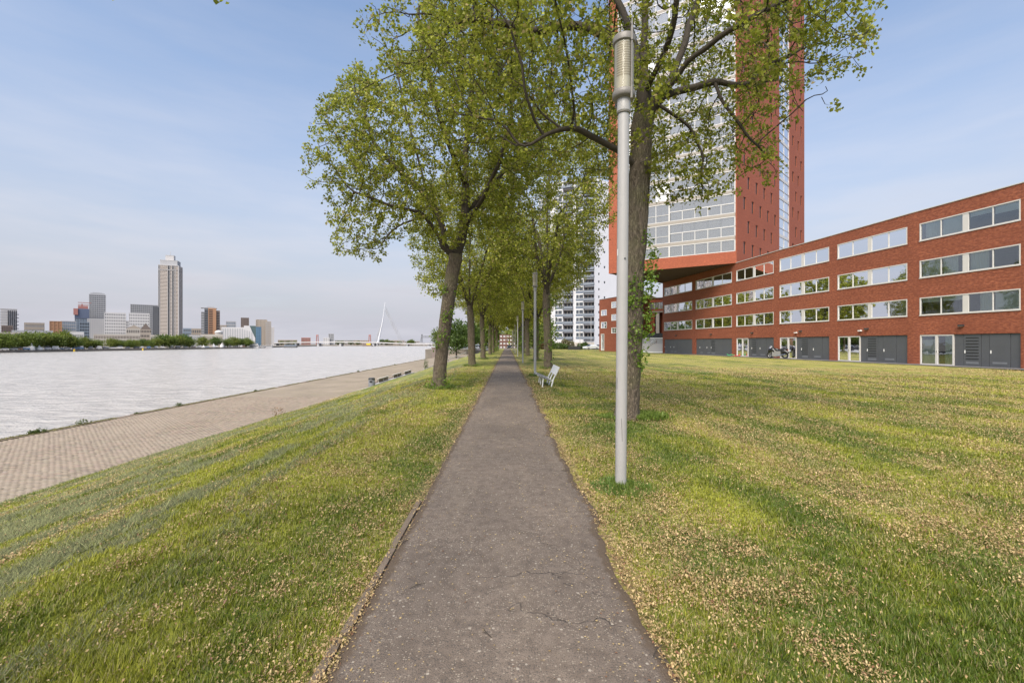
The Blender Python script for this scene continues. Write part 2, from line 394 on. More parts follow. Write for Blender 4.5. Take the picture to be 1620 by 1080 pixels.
c = t.mix(t.ramp(n2, [(.5, (0, 0, 0)), (.75, (.5, .5, .5))]), c, (.25, .22, .11))
t.pbr(c, .9, t.bump(br.outputs['Fac'], .4, -.01)); M['paving_far'] = t.mat
t = NT('joint_sand'); t.pbr(t.mix(t.noise(7, 5), (.17, .145, .10), (.25, .22, .14)), .95); M['joint_sand'] = t.mat

t = NT('river_water'); P = t.pos()
a1 = t.noise(.5, 6, t.mapv(P, (.7, 1.6, 1), (0, 0, R(25))), .62); a2 = t.noise(2.3, 5, t.mapv(P, (1, 1.7, 1), (0, 0, R(12)))); a3 = t.noise(.055, 4, t.mapv(P, (1, 2.4, 1)))
h = t.math('ADD', t.math('ADD', t.math('MULTIPLY', a1, 1.0), t.math('MULTIPLY', a2, .33)), t.math('MULTIPLY', a3, 1.0))
t.pbr(t.mix(t.ramp(a1, [(.35, (0, 0, 0)), (.65, (1, 1, 1))]), (.35, .33, .305), (.50, .47, .435)), .22, t.bump(h, .9, .8), IOR=1.33); M['river_water'] = t.mat  # light and dark of the ripples painted into the colour, following the bump

plain('slit_glass', (.03, .027, .028), .2, .15); plain('slit_frame', (.10, .06, .045), .6, .15)

# ------------------------------------------------------------------ ground
def ax(Y): return -.035 - .0097 * Y                        # the path's axis
PHW = .78
EDGE, ZE, ZP, QX, ZW = -11.6, -2.15, -2.5, -21.1, -4.5
def zg(xr, Y):
    xr = np.asarray(xr, float)
    l = np.clip((-xr - 2.6) / 9.0, 0, 1); z = ZE * (l ** 1.12)
    r = np.clip((xr - 3) / 22, 0, 1); z = z - .2 * r * r * (3 - 2 * r)
    return z + 0 * Y
def bumps(xr, Y):
    m = np.clip((np.abs(xr) - PHW - .05) / .8, 0, 1)
    return m * ((fbm(xr * .7, Y * .35, 5) - .5) * .07 + (fbm(xr * 3, Y * 2.2, 9) - .5) * .035)
def f_litter(xr, Y):
    s = fbm(xr * .8 + Y * .03, Y * .12, 21, 3); c = fbm(xr * 1.6, Y * .9, 31, 3)
    right = xr > 0
    v = np.where(right, .42 + 2.2 * (s - .5) + 1.5 * (c - .5), .20 + 1.1 * (s - .5) + .9 * (c - .5))
    d = np.abs(xr) - PHW
    v = v + np.where(right, .80, .50) * np.exp(-np.clip(d, 0, 9) / np.where(right, .42, .35))
    v = v + .20 * np.clip((Y - 8) / 25, 0, 1) * right
    return np.clip(v, .03, 1)
def f_tone(xr, Y):
    s = fbm(xr * 1.5 + 3, Y * .12, 41, 3); c = fbm(xr * 1.5, Y * 1.0, 45, 3)
    v = .44 + 1.5 * (s - .5) + 1.6 * (c - .5) + .22 * np.clip((Y - 6) / 30, 0, 1) + .14 * np.exp(-((xr + 1.6) / 1.0) ** 2)
    v = v - .15 * np.clip((5 - Y) / 4, 0, 1)
    return np.clip(v, 0, 1)
def f_win(xr, Y):
    s = fbm(xr * 2.7 + Y * .035 + 11, Y * .28, 61, 4); q = fbm(xr * 4.5, Y * 1.6, 63, 2)
    m = np.clip((-xr - 2.0) / 1.5, 0, 1) * np.clip((14 + xr) / 2, 0, 1)
    return np.clip((s - .485) * 12 + (q - .5) * 3.0, 0, 1) * np.clip(m, 0, 1)
def sheet(name, xs, ys, zf, mat, attrs=None, **k):
    Xr, Yy = np.meshgrid(xs, ys); Z = zf(Xr, Yy); X = Xr + ax(Yy)
    V = np.stack([X, Yy, Z], -1).reshape(-1, 3); nx = len(xs); ny = len(ys)
    i = (np.arange(ny - 1)[:, None] * nx + np.arange(nx - 1)[None, :]).ravel()
    F = np.stack([i, i + 1, i + 1 + nx, i + nx], 1)
    at = {n: f(Xr, Yy).ravel() for n, f in (attrs or {}).items()}
    me = np_mesh(name, V, F, smooth=True, attrs=at); return link(name, me, mat)
xs = np.unique(np.concatenate([np.linspace(EDGE, -3, 50), np.linspace(-3, 4, 95), np.linspace(4, 16, 60), np.linspace(16, 48, 60)]))
ys = np.unique(np.concatenate([np.linspace(-12, 0, 13), np.linspace(0, 14, 130), np.linspace(14, 40, 100), np.linspace(40, 128, 90)]))
def soil(xr, Y):
    d = np.abs(xr) - PHW; n = fbm(xr * 6, Y * 3, 77, 2)
    v = np.clip(1.15 - d / (.05 + .16 * n), 0, 1)
    for (tx, ty) in TREE_SPOTS: v = np.maximum(v, np.clip(1.3 - np.hypot(xr + ax(Y) - tx, Y - ty) / .42, 0, .7))
    return v
LEFT = [15.4, 30, 43.7, 60, 72, 86, 100]; RIGHT = [9.2, 27, 39, 55, 70, 84, 98]
TREE_SPOTS = [(-2.5, 15.4)] + [(ax(y) - 2.3, y) for y in LEFT[1:]] + [(2.33, 9.2)] + [(ax(y) + 2.45, y) for y in RIGHT[1:]]
lawn = sheet('lawn', xs, ys, lambda x, y: zg(x, y) + bumps(x, y) - .012, M['lawn_ground'], {'litter': f_litter, 'tone': f_tone, 'windrow': f_win, 'soil': soil})
tag(lawn, kind='structure')
# path
pys = np.unique(np.concatenate([np.linspace(-12, 1, 20), np.linspace(1, 16, 260), np.linspace(16, 40, 120), np.linspace(40, 128, 60)]))
el = -PHW + (fbm(pys * 2.6, pys * 0, 81, 4) - .5) * .11 * np.clip((pys - 4) / 3, .15, 1); er = PHW + (fbm(pys * 2.3, pys * 0 + 5, 83, 5) - .5) * .19
er += .12 * np.exp(-((pys - 15.2) / 1.2) ** 2)
cols = [-1, -.93, -.7, -.35, 0, .35, .7, .93, 1]; V = []; E = []
for i, y in enumerate(pys):
    for c_ in cols:
        x = c_ * (-el[i] if c_ < 0 else er[i]); crown = .030 - .018 * c_ * c_ - (.018 if abs(c_) == 1 else 0)
        V.append((x + ax(y), y, crown + .004 * math.sin(y * 1.3 + c_ * 2))); E.append(abs(c_))
n_ = len(cols); i = (np.arange(len(pys) - 1)[:, None] * n_ + np.arange(n_ - 1)[None, :]).ravel()
me = np_mesh('path', np.array(V), np.stack([i, i + 1, i + 1 + n_, i + n_], 1), smooth=True, attrs={'edge': E})
path = link('path', me, M['path_asphalt']); tag(path, kind='structure')
rng = np.random.default_rng(5)
kb = MB(); kb.box(-.022, .022, 0, .97, -.12, .012)
kme = None
for k in range(3):
    y0 = 1.35 + k * (1.0 if k < 3 else 1.12)
    if k == 0: ks = kb.build('kerb_stone', M['old_kerb'], path); kme = ks
    else:
        ks = kme.copy(); COL.objects.link(ks)
    ks.location = (ax(y0) - PHW - .035 + rng.normal(0, .006), y0, (.0, -.002, -.006, -.010, -.014)[k]); ks.rotation_euler = (rng.normal(0, .006), rng.normal(0, .05), .0097 + rng.normal(0, .008))

# everything below and beyond
g = MB(); g.quad((EDGE - 1.5, -60, -.5), (900, -60, -.5), (900, 128, -.5), (EDGE - 1.5, 128, -.5))
g2 = MB()
g2.quad((ax(128) - 9, 126, -.30), (900, 126, -.30), (900, 3200, -.30), (-60, 3200, -.30))
g2.build('ground', M['street_asphalt'], kind='structure')
g3 = MB(); g3.quad((42, -60, -.22), (900, -60, -.22), (900, 126, -.22), (42, 126, -.22)); g3.build('yard', M['street_asphalt'], kind='structure')
# retaining edge between lawn and promenade
rw = MB()
for y0 in np.arange(-12, 128, 4.0):
    a, b = ax(y0) + EDGE, ax(y0 + 4) + EDGE
    rw.add([(a, y0, ZE - .03), (b, y0 + 3.99, ZE - .03), (b - .1, y0 + 3.99, ZE - .03), (a - .1, y0, ZE - .03), (a, y0, -2.7), (b, y0 + 3.99, -2.7), (b - .1, y0 + 3.99, -2.7), (a - .1, y0, -2.7)],
           [(0, 1, 2, 3), (3, 2, 6, 7), (0, 3, 7, 4), (1, 5, 6, 2)])
rw.build('retaining_edge', M['concrete'], kind='structure')
# promenade
pr = MB(); ye = 168
pr.quad((ax(-12) + QX, -12, ZP - .012), (ax(-12) + EDGE + .05, -12, ZP - .012), (ax(ye) + EDGE + .05, ye, ZP - .012), (ax(ye) + QX, ye, ZP - .012))
prom = pr.build('promenade', M['joint_sand'], kind='structure')
pf = MB(); yn = 34.0
pf.quad((ax(yn) + QX + .4, yn, ZP - .004), (ax(yn) + EDGE - .1, yn, ZP - .004), (ax(ye) + EDGE - .1, ye, ZP - .004), (ax(ye) + QX + .4, ye, ZP - .004))
pf.build('paving', M['paving_far'], prom)
# pavers nearest the camera: real bricks, real joints
rows = np.arange(9.0, yn, .105); cw = .21; xsn = np.arange(QX + .42, EDGE - .12, cw); Vv = []; Cc = []
rng = np.random.default_rng(3)
for ri, y in enumerate(rows):
    x0 = xsn + (cw / 2 if ri % 2 else 0) + rng.uniform(-.004, .004, len(xsn)); x0 = x0[x0 + cw < EDGE - .02] + ax(y)
    n = len(x0); h = ZP + rng.uniform(-.004, .006, n) + .010 * (fbm(x0 * .6, np.full(n, y * .6), 7, 2) - .5)
    g_ = .006; a = np.stack([x0 + g_, np.full(n, y + g_), h], 1); b = np.stack([x0 + cw - g_, np.full(n, y + g_), h + rng.uniform(-.002, .002, n)], 1)
    c_ = np.stack([x0 + cw - g_, np.full(n, y + .105 - g_), h], 1); d_ = np.stack([x0 + g_, np.full(n, y + .105 - g_), h], 1)
    lo = []
    for q, (sx, sy) in zip((a, b, c_, d_), ((-1, -1), (1, -1), (1, 1), (-1, 1))):
        l = q.copy(); l[:, 0] += sx * .005; l[:, 1] += sy * .005; l[:, 2] -= .02; lo.append(l)
    Vv.append(np.stack([a, b, c_, d_] + lo, 1).reshape(-1, 3))
    base = np.array([.265, .212, .16])[None] * (rng.uniform(.72, 1.22, (n, 1))) * (1 + rng.normal(0, .04, (n, 3)))
    Cc.append(np.repeat(base, 8, 0))
Vv = np.concatenate(Vv); Cc = np.concatenate(Cc); nb = len(Vv) // 8
o8 = np.arange(nb)[:, None] * 8
F = np.concatenate([o8 + np.array(q)[None] for q in ((0, 1, 2, 3), (0, 4, 5, 1), (1, 5, 6, 2), (2, 6, 7, 3), (3, 7, 4, 0))])
ctr = Vv.reshape(-1, 8, 3).mean(1); dist = np.where(np.abs(ctr[:, 0]) / ctr[:, 1] < 1.14, np.hypot(ctr[:, 0], ctr[:, 1]), 1e9); pick = np.argsort(dist)[:300]
meshes = []
for q in range(8):                                     # eight fired shades shared by the bricks that can be picked apart
    i = pick[q * 11]; v8 = Vv[i * 8:i * 8 + 8] - ctr[i]; meshes.append(np_mesh('paving_brick', v8, np.array(((0, 1, 2, 3), (0, 4, 5, 1), (1, 5, 6, 2), (2, 6, 7, 3), (3, 7, 4, 0))), Cc[i * 8:i * 8 + 8]))
    meshes[-1].materials.append(M['paver'])
for j, i in enumerate(pick):
    o_ = bpy.data.objects.new('paving_brick', meshes[(j * 5 + j // 7) % 8]); COL.objects.link(o_); o_.parent = prom; o_.location = ctr[i]
mk = np.ones(nb, bool); mk[pick] = False; keep8 = np.repeat(mk, 8); Vv = Vv[keep8]; Cc = Cc[keep8]; nb = len(Vv) // 8; o8 = np.arange(nb)[:, None] * 8
F = np.concatenate([o8 + np.array(q)[None] for q in ((0, 1, 2, 3), (0, 4, 5, 1), (1, 5, 6, 2), (2, 6, 7, 3), (3, 7, 4, 0))])
pv = link('paving_bricks', np_mesh('paving_bricks', Vv, F, Cc), M['paver'], prom); pv['kind'] = 'stuff'
# quay edge stones
qe = MB()
for k, y0 in enumerate(np.arange(-12, ye, 1.5)):
    a, b = ax(y0) + QX, ax(y0 + 1.5) + QX; z1 = ZP + .015 + .012 * math.sin(k * 2.3)
    qe.add([(a - .02, y0, z1), (a + .38, y0, z1), (b + .38, y0 + 1.48, z1), (b - .02, y0 + 1.48, z1), (a - .02, y0, z1 - .4), (a + .38, y0, z1 - .4), (b + .38, y0 + 1.48, z1 - .4), (b - .02, y0 + 1.48, z1 - .4)],
           [(0, 1, 2, 3), (0, 3, 7, 4), (1, 5, 6, 2), (0, 4, 5, 1), (3, 2, 6, 7)])
qo = qe.build('quay_edge', M['old_kerb'], prom); qo['kind'] = 'stuff'
qw = MB(); qw.quad((ax(-12) + QX, -12, ZP - .1), (ax(ye) + QX, ye, ZP - .1), (ax(ye) + QX, ye, -6), (ax(-12) + QX, -12, -6)); qw.build('quay_wall', M['quay_stone'], prom)
# river
rv = MB(); rv.quad((-325, -200, ZW), (ax(0) + QX + .3, -200, ZW), (ax(170) + QX + .3, 175, ZW), (-325, 175, ZW))
rv.quad((-325, 175, ZW), (ax(170) + QX - 4.5, 175, ZW), (-100, 1100, ZW), (-900, 1100, ZW)); rv.quad((-325, 175, ZW), (-900, 1100, ZW), (-900, 560, ZW), (-325, 560, ZW))
rv.build('river', M['river_water'], kind='structure')
# far bank
fb = MB(); fb.quad((-325.5, -300, -3), (-325.5, 575, -3), (-3000, 575, -3), (-3000, -300, -3)); fb.quad((-325.5, 575, -3), (-480, 1200, -3), (-3000, 1200, -3), (-3000, 575, -3))
fb.quad((-325.4, -300, -3.0), (-325.4, -300, -5.5), (-325.4, 575, -5.5), (-325.4, 575, -3.0)); fb.quad((-325.4, 575, -3.0), (-325.4, 575, -5.5), (-480, 1200, -5.5), (-480, 1200, -3))
fb.build('far_bank', M['quay_stone'], kind='structure')
fi = MB(); fi.quad((-2500, 1090, -2.6), (200, 1090, -2.6), (200, 4000, -2.6), (-2500, 4000, -2.6)); fi.quad((-2500, 1090, -2.6), (200, 1090, -2.6), (200, 1090, -5.5), (-2500, 1090, -5.5))
fi.build('far_island', M['quay_stone'], kind='structure')

# ------------------------------------------------------------------ red brick apartment building
PIER = [(1048.5, 86.6), (1098, 98.2), (1161.5, 114), (1228.6, 131.8), (1318.5, 154.3), (1445, 186.5), (1630, 232.2)]
PT = [(wx(px, 720 * 9.67 / p), 720 * 9.67 / p) for px, p in PIER]
_d = np.array(PT[-1]) - np.array(PT[-2]); PT.append(tuple(np.array(PT[-1]) + _d))
ZB, ZD, ZR = -.2, 2.2, 12.2
WZ = [(3.76, 5.18), (6.77, 8.17), (9.76, 11.17)]
ab = empty('apartment_building', (PT[3][0], PT[3][1], ZB), label='long low curved red brick apartment building with white ribbon windows and grey garage doors', cat='building')
inv = Matrix.Translation((-PT[3][0], -PT[3][1], -ZB))
def par(o, root):
    """parent keeping world placement (root only translated)"""
    o.parent = root; o.location = Vector(o.location) - Vector(root.location); return o
rs = random.Random(11)
def pane_q(F, u0, u1, z0, z1, d, name, mat, parent):
    b = MB(); b.fbox(F, u0, u1, d, d + .012, z0, z1); return b.build(name, mat, parent)
def curtain(F, u0, u1, z0, z1, d, mat, parent):
    b = MB(); n = max(4, int((u1 - u0) / .06)); pts = [(u0 + (u1 - u0) * i / n, d + .035 * math.sin(i * 2.1) + .01 * math.sin(i * 5.3)) for i in range(n + 1)]
    for (a, da), (c_, dc) in zip(pts[:-1], pts[1:]): b.quad(F.pt(a, da, z0), F.pt(c_, dc, z0), F.pt(c_, dc, z1), F.pt(a, da, z1))
    return b.build('curtain', mat, parent)
SHIFT = Vector((-PT[3][0], -PT[3][1], -ZB))
ablocs = []
def P_(o): o.location = SHIFT; return o          # parts hold world coordinates; shift them back under the root
for bi in range(7):
    F = Frame(PT[bi], PT[bi + 1]); L = F.L; w0, w1 = .5, L - .5
    b = MB(); holes = [(w0, w1, z0, z1) for z0, z1 in WZ] + [(w0, w1, ZB, ZD)]
    b.wall(F, .42, L - .42, ZB - .1, ZR, holes, .28)
    b.wall(F, -.0, .42, ZB - .1, ZR, [], d=-.012); b.wall(F, L - .42, L, ZB - .1, ZR, [], d=-.012)
    b.quad(F.pt(.42, -.012, ZB), F.pt(.42, 0, ZB), F.pt(.42, 0, ZR), F.pt(.42, -.012, ZR)); b.quad(F.pt(L - .42, -.012, ZB), F.pt(L - .42, 0, ZB), F.pt(L - .42, 0, ZR), F.pt(L - .42, -.012, ZR))
    P_(b.build('wall', M['red_brick'], ab))
    b = MB(); b.fbox(F, 0, L, -.05, .3, ZR, ZR + .06); P_(b.build('coping', M['light_concrete'], ab))
    b = MB()
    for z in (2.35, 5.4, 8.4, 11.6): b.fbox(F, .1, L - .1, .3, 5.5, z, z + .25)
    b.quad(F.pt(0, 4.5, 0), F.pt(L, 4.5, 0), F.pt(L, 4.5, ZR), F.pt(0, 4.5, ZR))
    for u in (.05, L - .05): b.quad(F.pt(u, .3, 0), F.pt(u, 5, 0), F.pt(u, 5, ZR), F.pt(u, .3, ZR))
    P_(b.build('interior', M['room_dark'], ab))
    # ribbon windows
    for wi, (z0, z1) in enumerate(WZ):
        b = MB(); f = .075; um = (w0 + w1) / 2
        b.fbox(F, w0, w1, -.02, .10, z0, z0 + f); b.fbox(F, w0, w1, -.02, .10, z1 - f, z1)
        b.fbox(F, w0, w0 + f, -.019, .10, z0 + f, z1 - f); b.fbox(F, w1 - f, w1, -.019, .10, z0 + f, z1 - f)
        b.fbox(F, um - .19, um + .19, .0, .10, z0 + f, z1 - f)
        q1, q2 = (w0 + f + um - .19) / 2, (um + .19 + w1 - f) / 2
        for q in (q1, q2): b.fbox(F, q - .03, q + .03, .005, .09, z0 + f, z1 - f)
        b.fbox(F, w0 - .03, w1 + .03, -.05, -.021, z0 - .05, z0 + .012)
        win = P_(b.build('window', M['offwhite_frame'], ab))
        for (a, c_) in ((w0 + f, q1 - .03), (q1 + .03, um - .19), (um + .19, q2 - .03), (q2 + .03, w1 - f)):
            pane_q(F, a, c_, z0 + f, z1 - f, .05, 'pane', M['window_glass'], win)
            r = rs.random(); prob = {1: .5, 2: .7, 3: .7, 4: .7, 5: .75, 6: .7}.get(bi, .4)
            if bi == 3 and wi == 2: prob = 1; r *= .25
            if bi == 4 and wi == 2: prob = 1; r = r * .3
            if bi == 4 and wi == 1: prob = .8
            if bi == 5 and wi == 2: r *= .3; prob = .8
            if r < prob * .35:
                bl = MB(); zt = z1 - f; bl.fbox(F, a + .02, c_ - .02, .16, .17, z0 + f + (zt - z0) * rs.choice([.0, .4, .55, .7]), zt); bl.build('blind', M['blind'], win)
            elif r < prob:
                h = rs.random() * .5
                if rs.random() < .5: curtain(F, a, a + (c_ - a) * (.5 + h), z0, z1, .2, M['curtain'] if rs.random() < .7 else M['curtain_green'], win)
                else: curtain(F, c_ - (c_ - a) * (.5 + h), c_, z0, z1, .2, M['curtain'] if rs.random() < .7 else M['curtain_green'], win)
    # ground floor
    du = w0
    if bi >= 2:
        b = MB(); e = w0 + 2.43; f = .09; m_ = (w0 + e) / 2
        b.fbox(F, w0, e, .02, .14, ZD - f - .02, ZD - .02); b.fbox(F, w0, e, .02, .14, ZB + .0, ZB + .1)
        for u in (w0, m_ - .08, m_ + .01, e - f): b.fbox(F, u, u + f - .002, .021, .14, ZB + .1, ZD - f - .02)
        dr = P_(b.build('glazed_door', M['offwhite_frame'], ab))
        pane_q(F, w0 + f, m_ - .08, ZB + .1, ZD - .12, .08, 'pane', M['window_glass'], dr); pane_q(F, m_ + .1, e - f, ZB + .1, ZD - .12, .08, 'pane', M['window_glass'], dr)
        hb = MB(); hb.fbox(F, m_ + .03, m_ + .06, -.03, .02, .8, .95); hb.build('handle', M['chrome'], dr)
        if bi == 5:
            bl = MB(); bl.fbox(F, w0 + .12, m_ - .1, .17, .18, ZB + .12, ZD - .4); bl.build('blind', M['blind'], dr); curtain(F, m_ + .5, e - .12, ZB + .1, ZD - .15, .2, M['curtain_green'], dr)
        if bi in (4, 6): curtain(F, w0 + .1, m_ - .15, ZB + .1, ZD - .15, .2, M['curtain_green'], dr); curtain(F, m_ + .12, e - .2, ZB + .1, ZD - .15, .2, M['curtain'], dr)
        du = e
    seq = [('fixed_panel', .6), ('louvre_door', 1.1), ('fixed_panel', .5), ('door', 1.2), ('fixed_panel', 9)] if bi >= 2 else [('fixed_panel', .9), ('door', 1.1), ('fixed_panel', .8), ('door', 1.1), ('louvre_door', 1.2), ('fixed_panel', 9)]
    if bi == 0: seq = [('door', 1.1), ('fixed_panel', .8), ('door', 1.1), ('door', 1.1), ('fixed_panel', 9)]
    u = du + .02
    for kind_, wd in seq:
        e = min(u + wd, w1)
        if e - u < .12: break
        b = MB(); g_ = .012; dd = .08 if kind_ != 'fixed_panel' else .095
        b.fbox(F, u + g_, e - g_, dd, .14, ZB + .03, ZD - .02)
        if kind_ == 'louvre_door':
            for s_ in range(8): z = .35 + s_ * .22; b.fbox(F, u + .15, e - .15, dd - .022, dd - .001, z, z + .05, 1)
            b.fbox(F, u + .15, e - .15, dd - .012, dd - .001, ZB + .2, ZB + .36, 2)
        if kind_ == 'door': b.fbox(F, u + .18, e - .18, dd - .012, dd - .001, ZB + .25, ZB + .4, 2)
        p_ = P_(b.build(kind_, [M['grey_door'], M['grey_door_dark'], M['bin_grey']], ab))
        if kind_ != 'fixed_panel':
            hb = MB(); hb.fbox(F, u + .06, u + .12, dd - .03, dd - .001, .78, 1.0); hb.build('handle', M['white_paint'], p_)
        u = e
    b = MB(); b.fbox(F, w0, w1, .145, .2, ZB, ZD); P_(b.build('door_backing', M['grey_door_dark'], ab)) if bi < 2 else None
    if bi >= 2:
        b = MB(); b.fbox(F, w0 + 2.45, w1, .145, .2, ZB, ZD); P_(b.build('door_backing', M['grey_door_dark'], ab))
    b = MB(); lu = L * .47
    b.fbox(F, lu - .16, lu + .16, -.2, .0, 2.78, 2.9); b.fbox(F, lu - .13, lu + .13, -.19, -.02, 2.765, 2.779, 1)
    P_(b.build('wall_light', [M['dark_metal'], M['white_paint']], ab))
    if bi in (4, 3):
        b = MB(); b.fbox(F, lu - .75, lu - .5, -.25, -.02, 2.62, 2.72); b.fbox(F, lu - .66, lu - .6, -.04, .0, 2.7, 2.76); P_(b.build('security_camera', M['white_paint'], ab))
    # strip of paving in front
# roof, ends, rear
bk = [np.array(p) + np.array((13.5, 2.5)) for p in PT]
b = MB()
for i in range(7):
    a, c_ = PT[i], PT[i + 1]; d1, d0 = bk[i + 1], bk[i]
    b.quad((a[0], a[1], ZR - .15), (c_[0], c_[1], ZR - .15), (d1[0], d1[1], ZR - .15), (d0[0], d0[1], ZR - .15))
P_(b.build('roof', M['roof_gravel'], ab))
b = MB()
for i in range(7): b.quad((*bk[i], ZB), (*bk[i + 1], ZB), (*bk[i + 1], ZR), (*bk[i], ZR))
b.quad((*PT[0], ZB), (*bk[0], ZB), (*bk[0], ZR), (*PT[0], ZR)); b.quad((*PT[7], ZB), (*bk[7], ZB), (*bk[7], ZR), (*PT[7], ZR))
P_(b.build('side_wall', M['red_brick'], ab))
b = MB()
for i in range(7):
    F = Frame(PT[i], PT[i + 1]); b.quad(F.pt(0, -1.7, -.175), F.pt(F.L, -1.7, -.175), F.pt(F.L, .3, -.17), F.pt(0, .3, -.17))
b.build('forecourt_paving', M['street_asphalt'], kind='structure')

# ------------------------------------------------------------------ red brick tower
A, B = (29.9, 60.6), (14.85, 69.9); sd_ = np.array((.726, .688))
S1, S2, S3 = 17.7, 23.0, 31.8; ZS, ZT, ST = 12.2, 63.2, 3.07
tw = empty('tower_block', (A[0], A[1], ZB), label='tall red brick tower block with glazed white balconies, cantilevered over the low wing', cat='tower')
TS = Vector((-A[0], -A[1], -ZB))
def Q_(o): o.location = TS; return o
FF = Frame(B, A); LF = FF.L
C1 = tuple(np.array(A) + sd_ * S1); C2 = tuple(np.array(A) + sd_ * S2); C3 = tuple(np.array(A) + sd_ * S3); D3 = tuple(np.array(B) + sd_ * S3)
FS = Frame(A, C3)
if FS.n[0] < 0 and False: pass
b = MB()                                             # front brick: parapet band and left pier
b.wall(FF, 0, LF, ZS, ZT, [(1.4, LF - .12, 13.8, ZT - 1)], .5); Q_(b.build('front_wall', M['tower_brick'], tw))
b = MB(); Hs = []
NST = 16
for k in range(NST):
    z = 13.75 + k * ST
    us = (2.9, 6.0, 9.15, 12.4, 15.7) if k % 2 == 0 else (4.4, 7.56, 10.8, 14.0)
    uf = (26.7, 29.8) if k % 2 == 0 else (25.0, 28.1)
    Hs += [(u - .42, u + .42, z, z + 1.72) for u in us + uf]
hole_side = [h for h in Hs if h[0] < S1]; hole_fin = [h for h in Hs if h[0] > S2]
b.wall(FS, 0, S1, ZS - 12, ZT, hole_side, .18); Q_(b.build('side_wall', M['tower_brick'], tw))
b = MB(); b.wall(FS, S2, S3, ZS - 12, ZT, hole_fin, .18)
b.quad(FS.pt(S2, 0, 0), FS.pt(S2, 1.5, 0), FS.pt(S2, 1.5, ZT), FS.pt(S2, 0, ZT)); b.quad(FS.pt(S3, 0, 0), FS.pt(S3, 6, 0), FS.pt(S3, 6, ZT), FS.pt(S3, 0, ZT))
b.quad(FS.pt(S1, 0, 0), FS.pt(S1, 1.5, 0), FS.pt(S1, 1.5, ZT), FS.pt(S1, 0, ZT))
Q_(b.build('fin_wall', M['tower_brick'], tw))
# small windows (shared meshes)
wb = MB(); wb.fbox(FS, -.42, .42, .10, .15, 0, .08); wb.fbox(FS, -.42, .42, .10, .15, 1.64, 1.72); wb.fbox(FS, -.42, -.35, .10, .15, .08, 1.64); wb.fbox(FS, .35, .42, .10, .15, .08, 1.64)
gb = MB(); gb.fbox(FS, -.35, .35, .12, .13, .08, 1.64)
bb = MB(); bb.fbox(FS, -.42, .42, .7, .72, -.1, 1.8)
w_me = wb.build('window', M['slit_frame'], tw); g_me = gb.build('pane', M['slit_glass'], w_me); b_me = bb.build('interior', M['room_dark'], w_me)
first = True
for h in Hs:
    if first: wo = w_me; first = False
    else:
        wo = w_me.copy(); COL.objects.link(wo); go = g_me.copy(); COL.objects.link(go); go.parent = wo; io = b_me.copy(); COL.objects.link(io); io.parent = wo
    q = FS.p + FS.u * ((h[0] + h[1]) / 2); wo.location = (q[0] - A[0] - A[0], q[1] - A[1] - A[1], h[2] - ZB)
# glazed strip on the side
b = MB(); b2 = MB()
for k in range(NST + 5):
    z = 0.2 + k * ST
    if z > ZT: break
    b.fbox(FS, S1, S2, .05, .25, z, z + .45); b.fbox(FS, S1, S2, .06, .12, z + 1.45, z + 1.52)
for u in (S1 + .05, (S1 + S2) / 2, S2 - .1): b.fbox(FS, u, u + .08, .055, .12, .5, ZT)
Q_(b.build('balcony_frame', M['tower_frame'], tw)); b2.fbox(FS, S1, S2, .13, .15, .3, ZT); Q_(b2.build('balcony_glass', M['tower_glass'], tw))
b = MB(); b.fbox(FS, S1, S2, 1.4, 1.5, .3, ZT); Q_(b.build('balcony_back_wall', M['balcony_room'], tw))
# front balconies
cols_l = np.linspace(1.5, 9.0, 5); cols_r = np.linspace(9.12, LF - .22, 6)
for k in range(NST):
    z0 = 12.73 + k * ST; zs = z0                        # slab top of this storey
    b = MB()
    b.fbox(FF, 1.42, LF - .14, -.02, 1.9, z0 - .36, z0)
    if k: Q_(b.build('balcony_slab', M['beige_slab'], tw))
    b = MB(); t0 = z0 + .02 if k else 13.8; t1 = z0 + ST - .38
    b.fbox(FF, 1.42, LF - .14, .0, .12, t1 - .13, t1); b.fbox(FF, 1.42, LF - .14, .0, .12, t0, t0 + .09)
    if k: b.fbox(FF, 9.0, LF - .14, .0, .12, z0 + 1.28, z0 + 1.40)
    if k: b.fbox(FF, 1.42, 8.9, .0, .12, z0 + 1.0, z0 + 1.08)
    b.fbox(FF, 8.9, 9.1, -.01, .16, t0, t1)
    for u in list(cols_l[1:-1]) + list(cols_r[1:-1]): b.fbox(FF, u - .045, u + .045, .005, .10, t0, (z0 + 1.3) if (k and u > 9) else t1)
    b.fbox(FF, 1.42, 1.55, .0, .12, t0, t1); b.fbox(FF, LF - .26, LF - .13, .0, .12, t0, t1)
    fr = Q_(b.build('balcony_frame', M['tower_frame'], tw))
    for cs in (cols_l, cols_r):
        for a, c_ in zip(cs[:-1], cs[1:]):
            zm = z0 + 1.32 if cs is cols_r else z0 + 1.04
            opaque = cs is cols_l and rs.random() < .3
            if k: pane_q(FF, a + .05, c_ - .05, t0 + .09, zm - .05, .05, 'pane', M['blind'] if opaque else M['tower_glass'], fr)
            pane_q(FF, a + .01, c_ - .01, (zm + .07) if k else t0 + .09, t1 - .13, .05, 'pane', M['blind'] if opaque and rs.random() < .5 else M['tower_glass'], fr)
            r = rs.random()
            if r < .18: curtain(FF, a, a + (c_ - a) * rs.uniform(.4, 1), max(t0, z0), t1, .45, M['curtain'], fr)
    b = MB(); b.fbox(FF, 1.42, LF - .14, 1.3, 1.4, z0, z0 + ST)
    Q_(b.build('balcony_back_wall', M['balcony_room'], tw))
    b = MB()
    for u in (3.2, 6.4, 10.4, 14.2): b.fbox(FF, u, u + 1.3, 1.26, 1.29, z0 + .1, z0 + 2.3)
    Q_(b.build('balcony_door', M['far_grey'], tw))
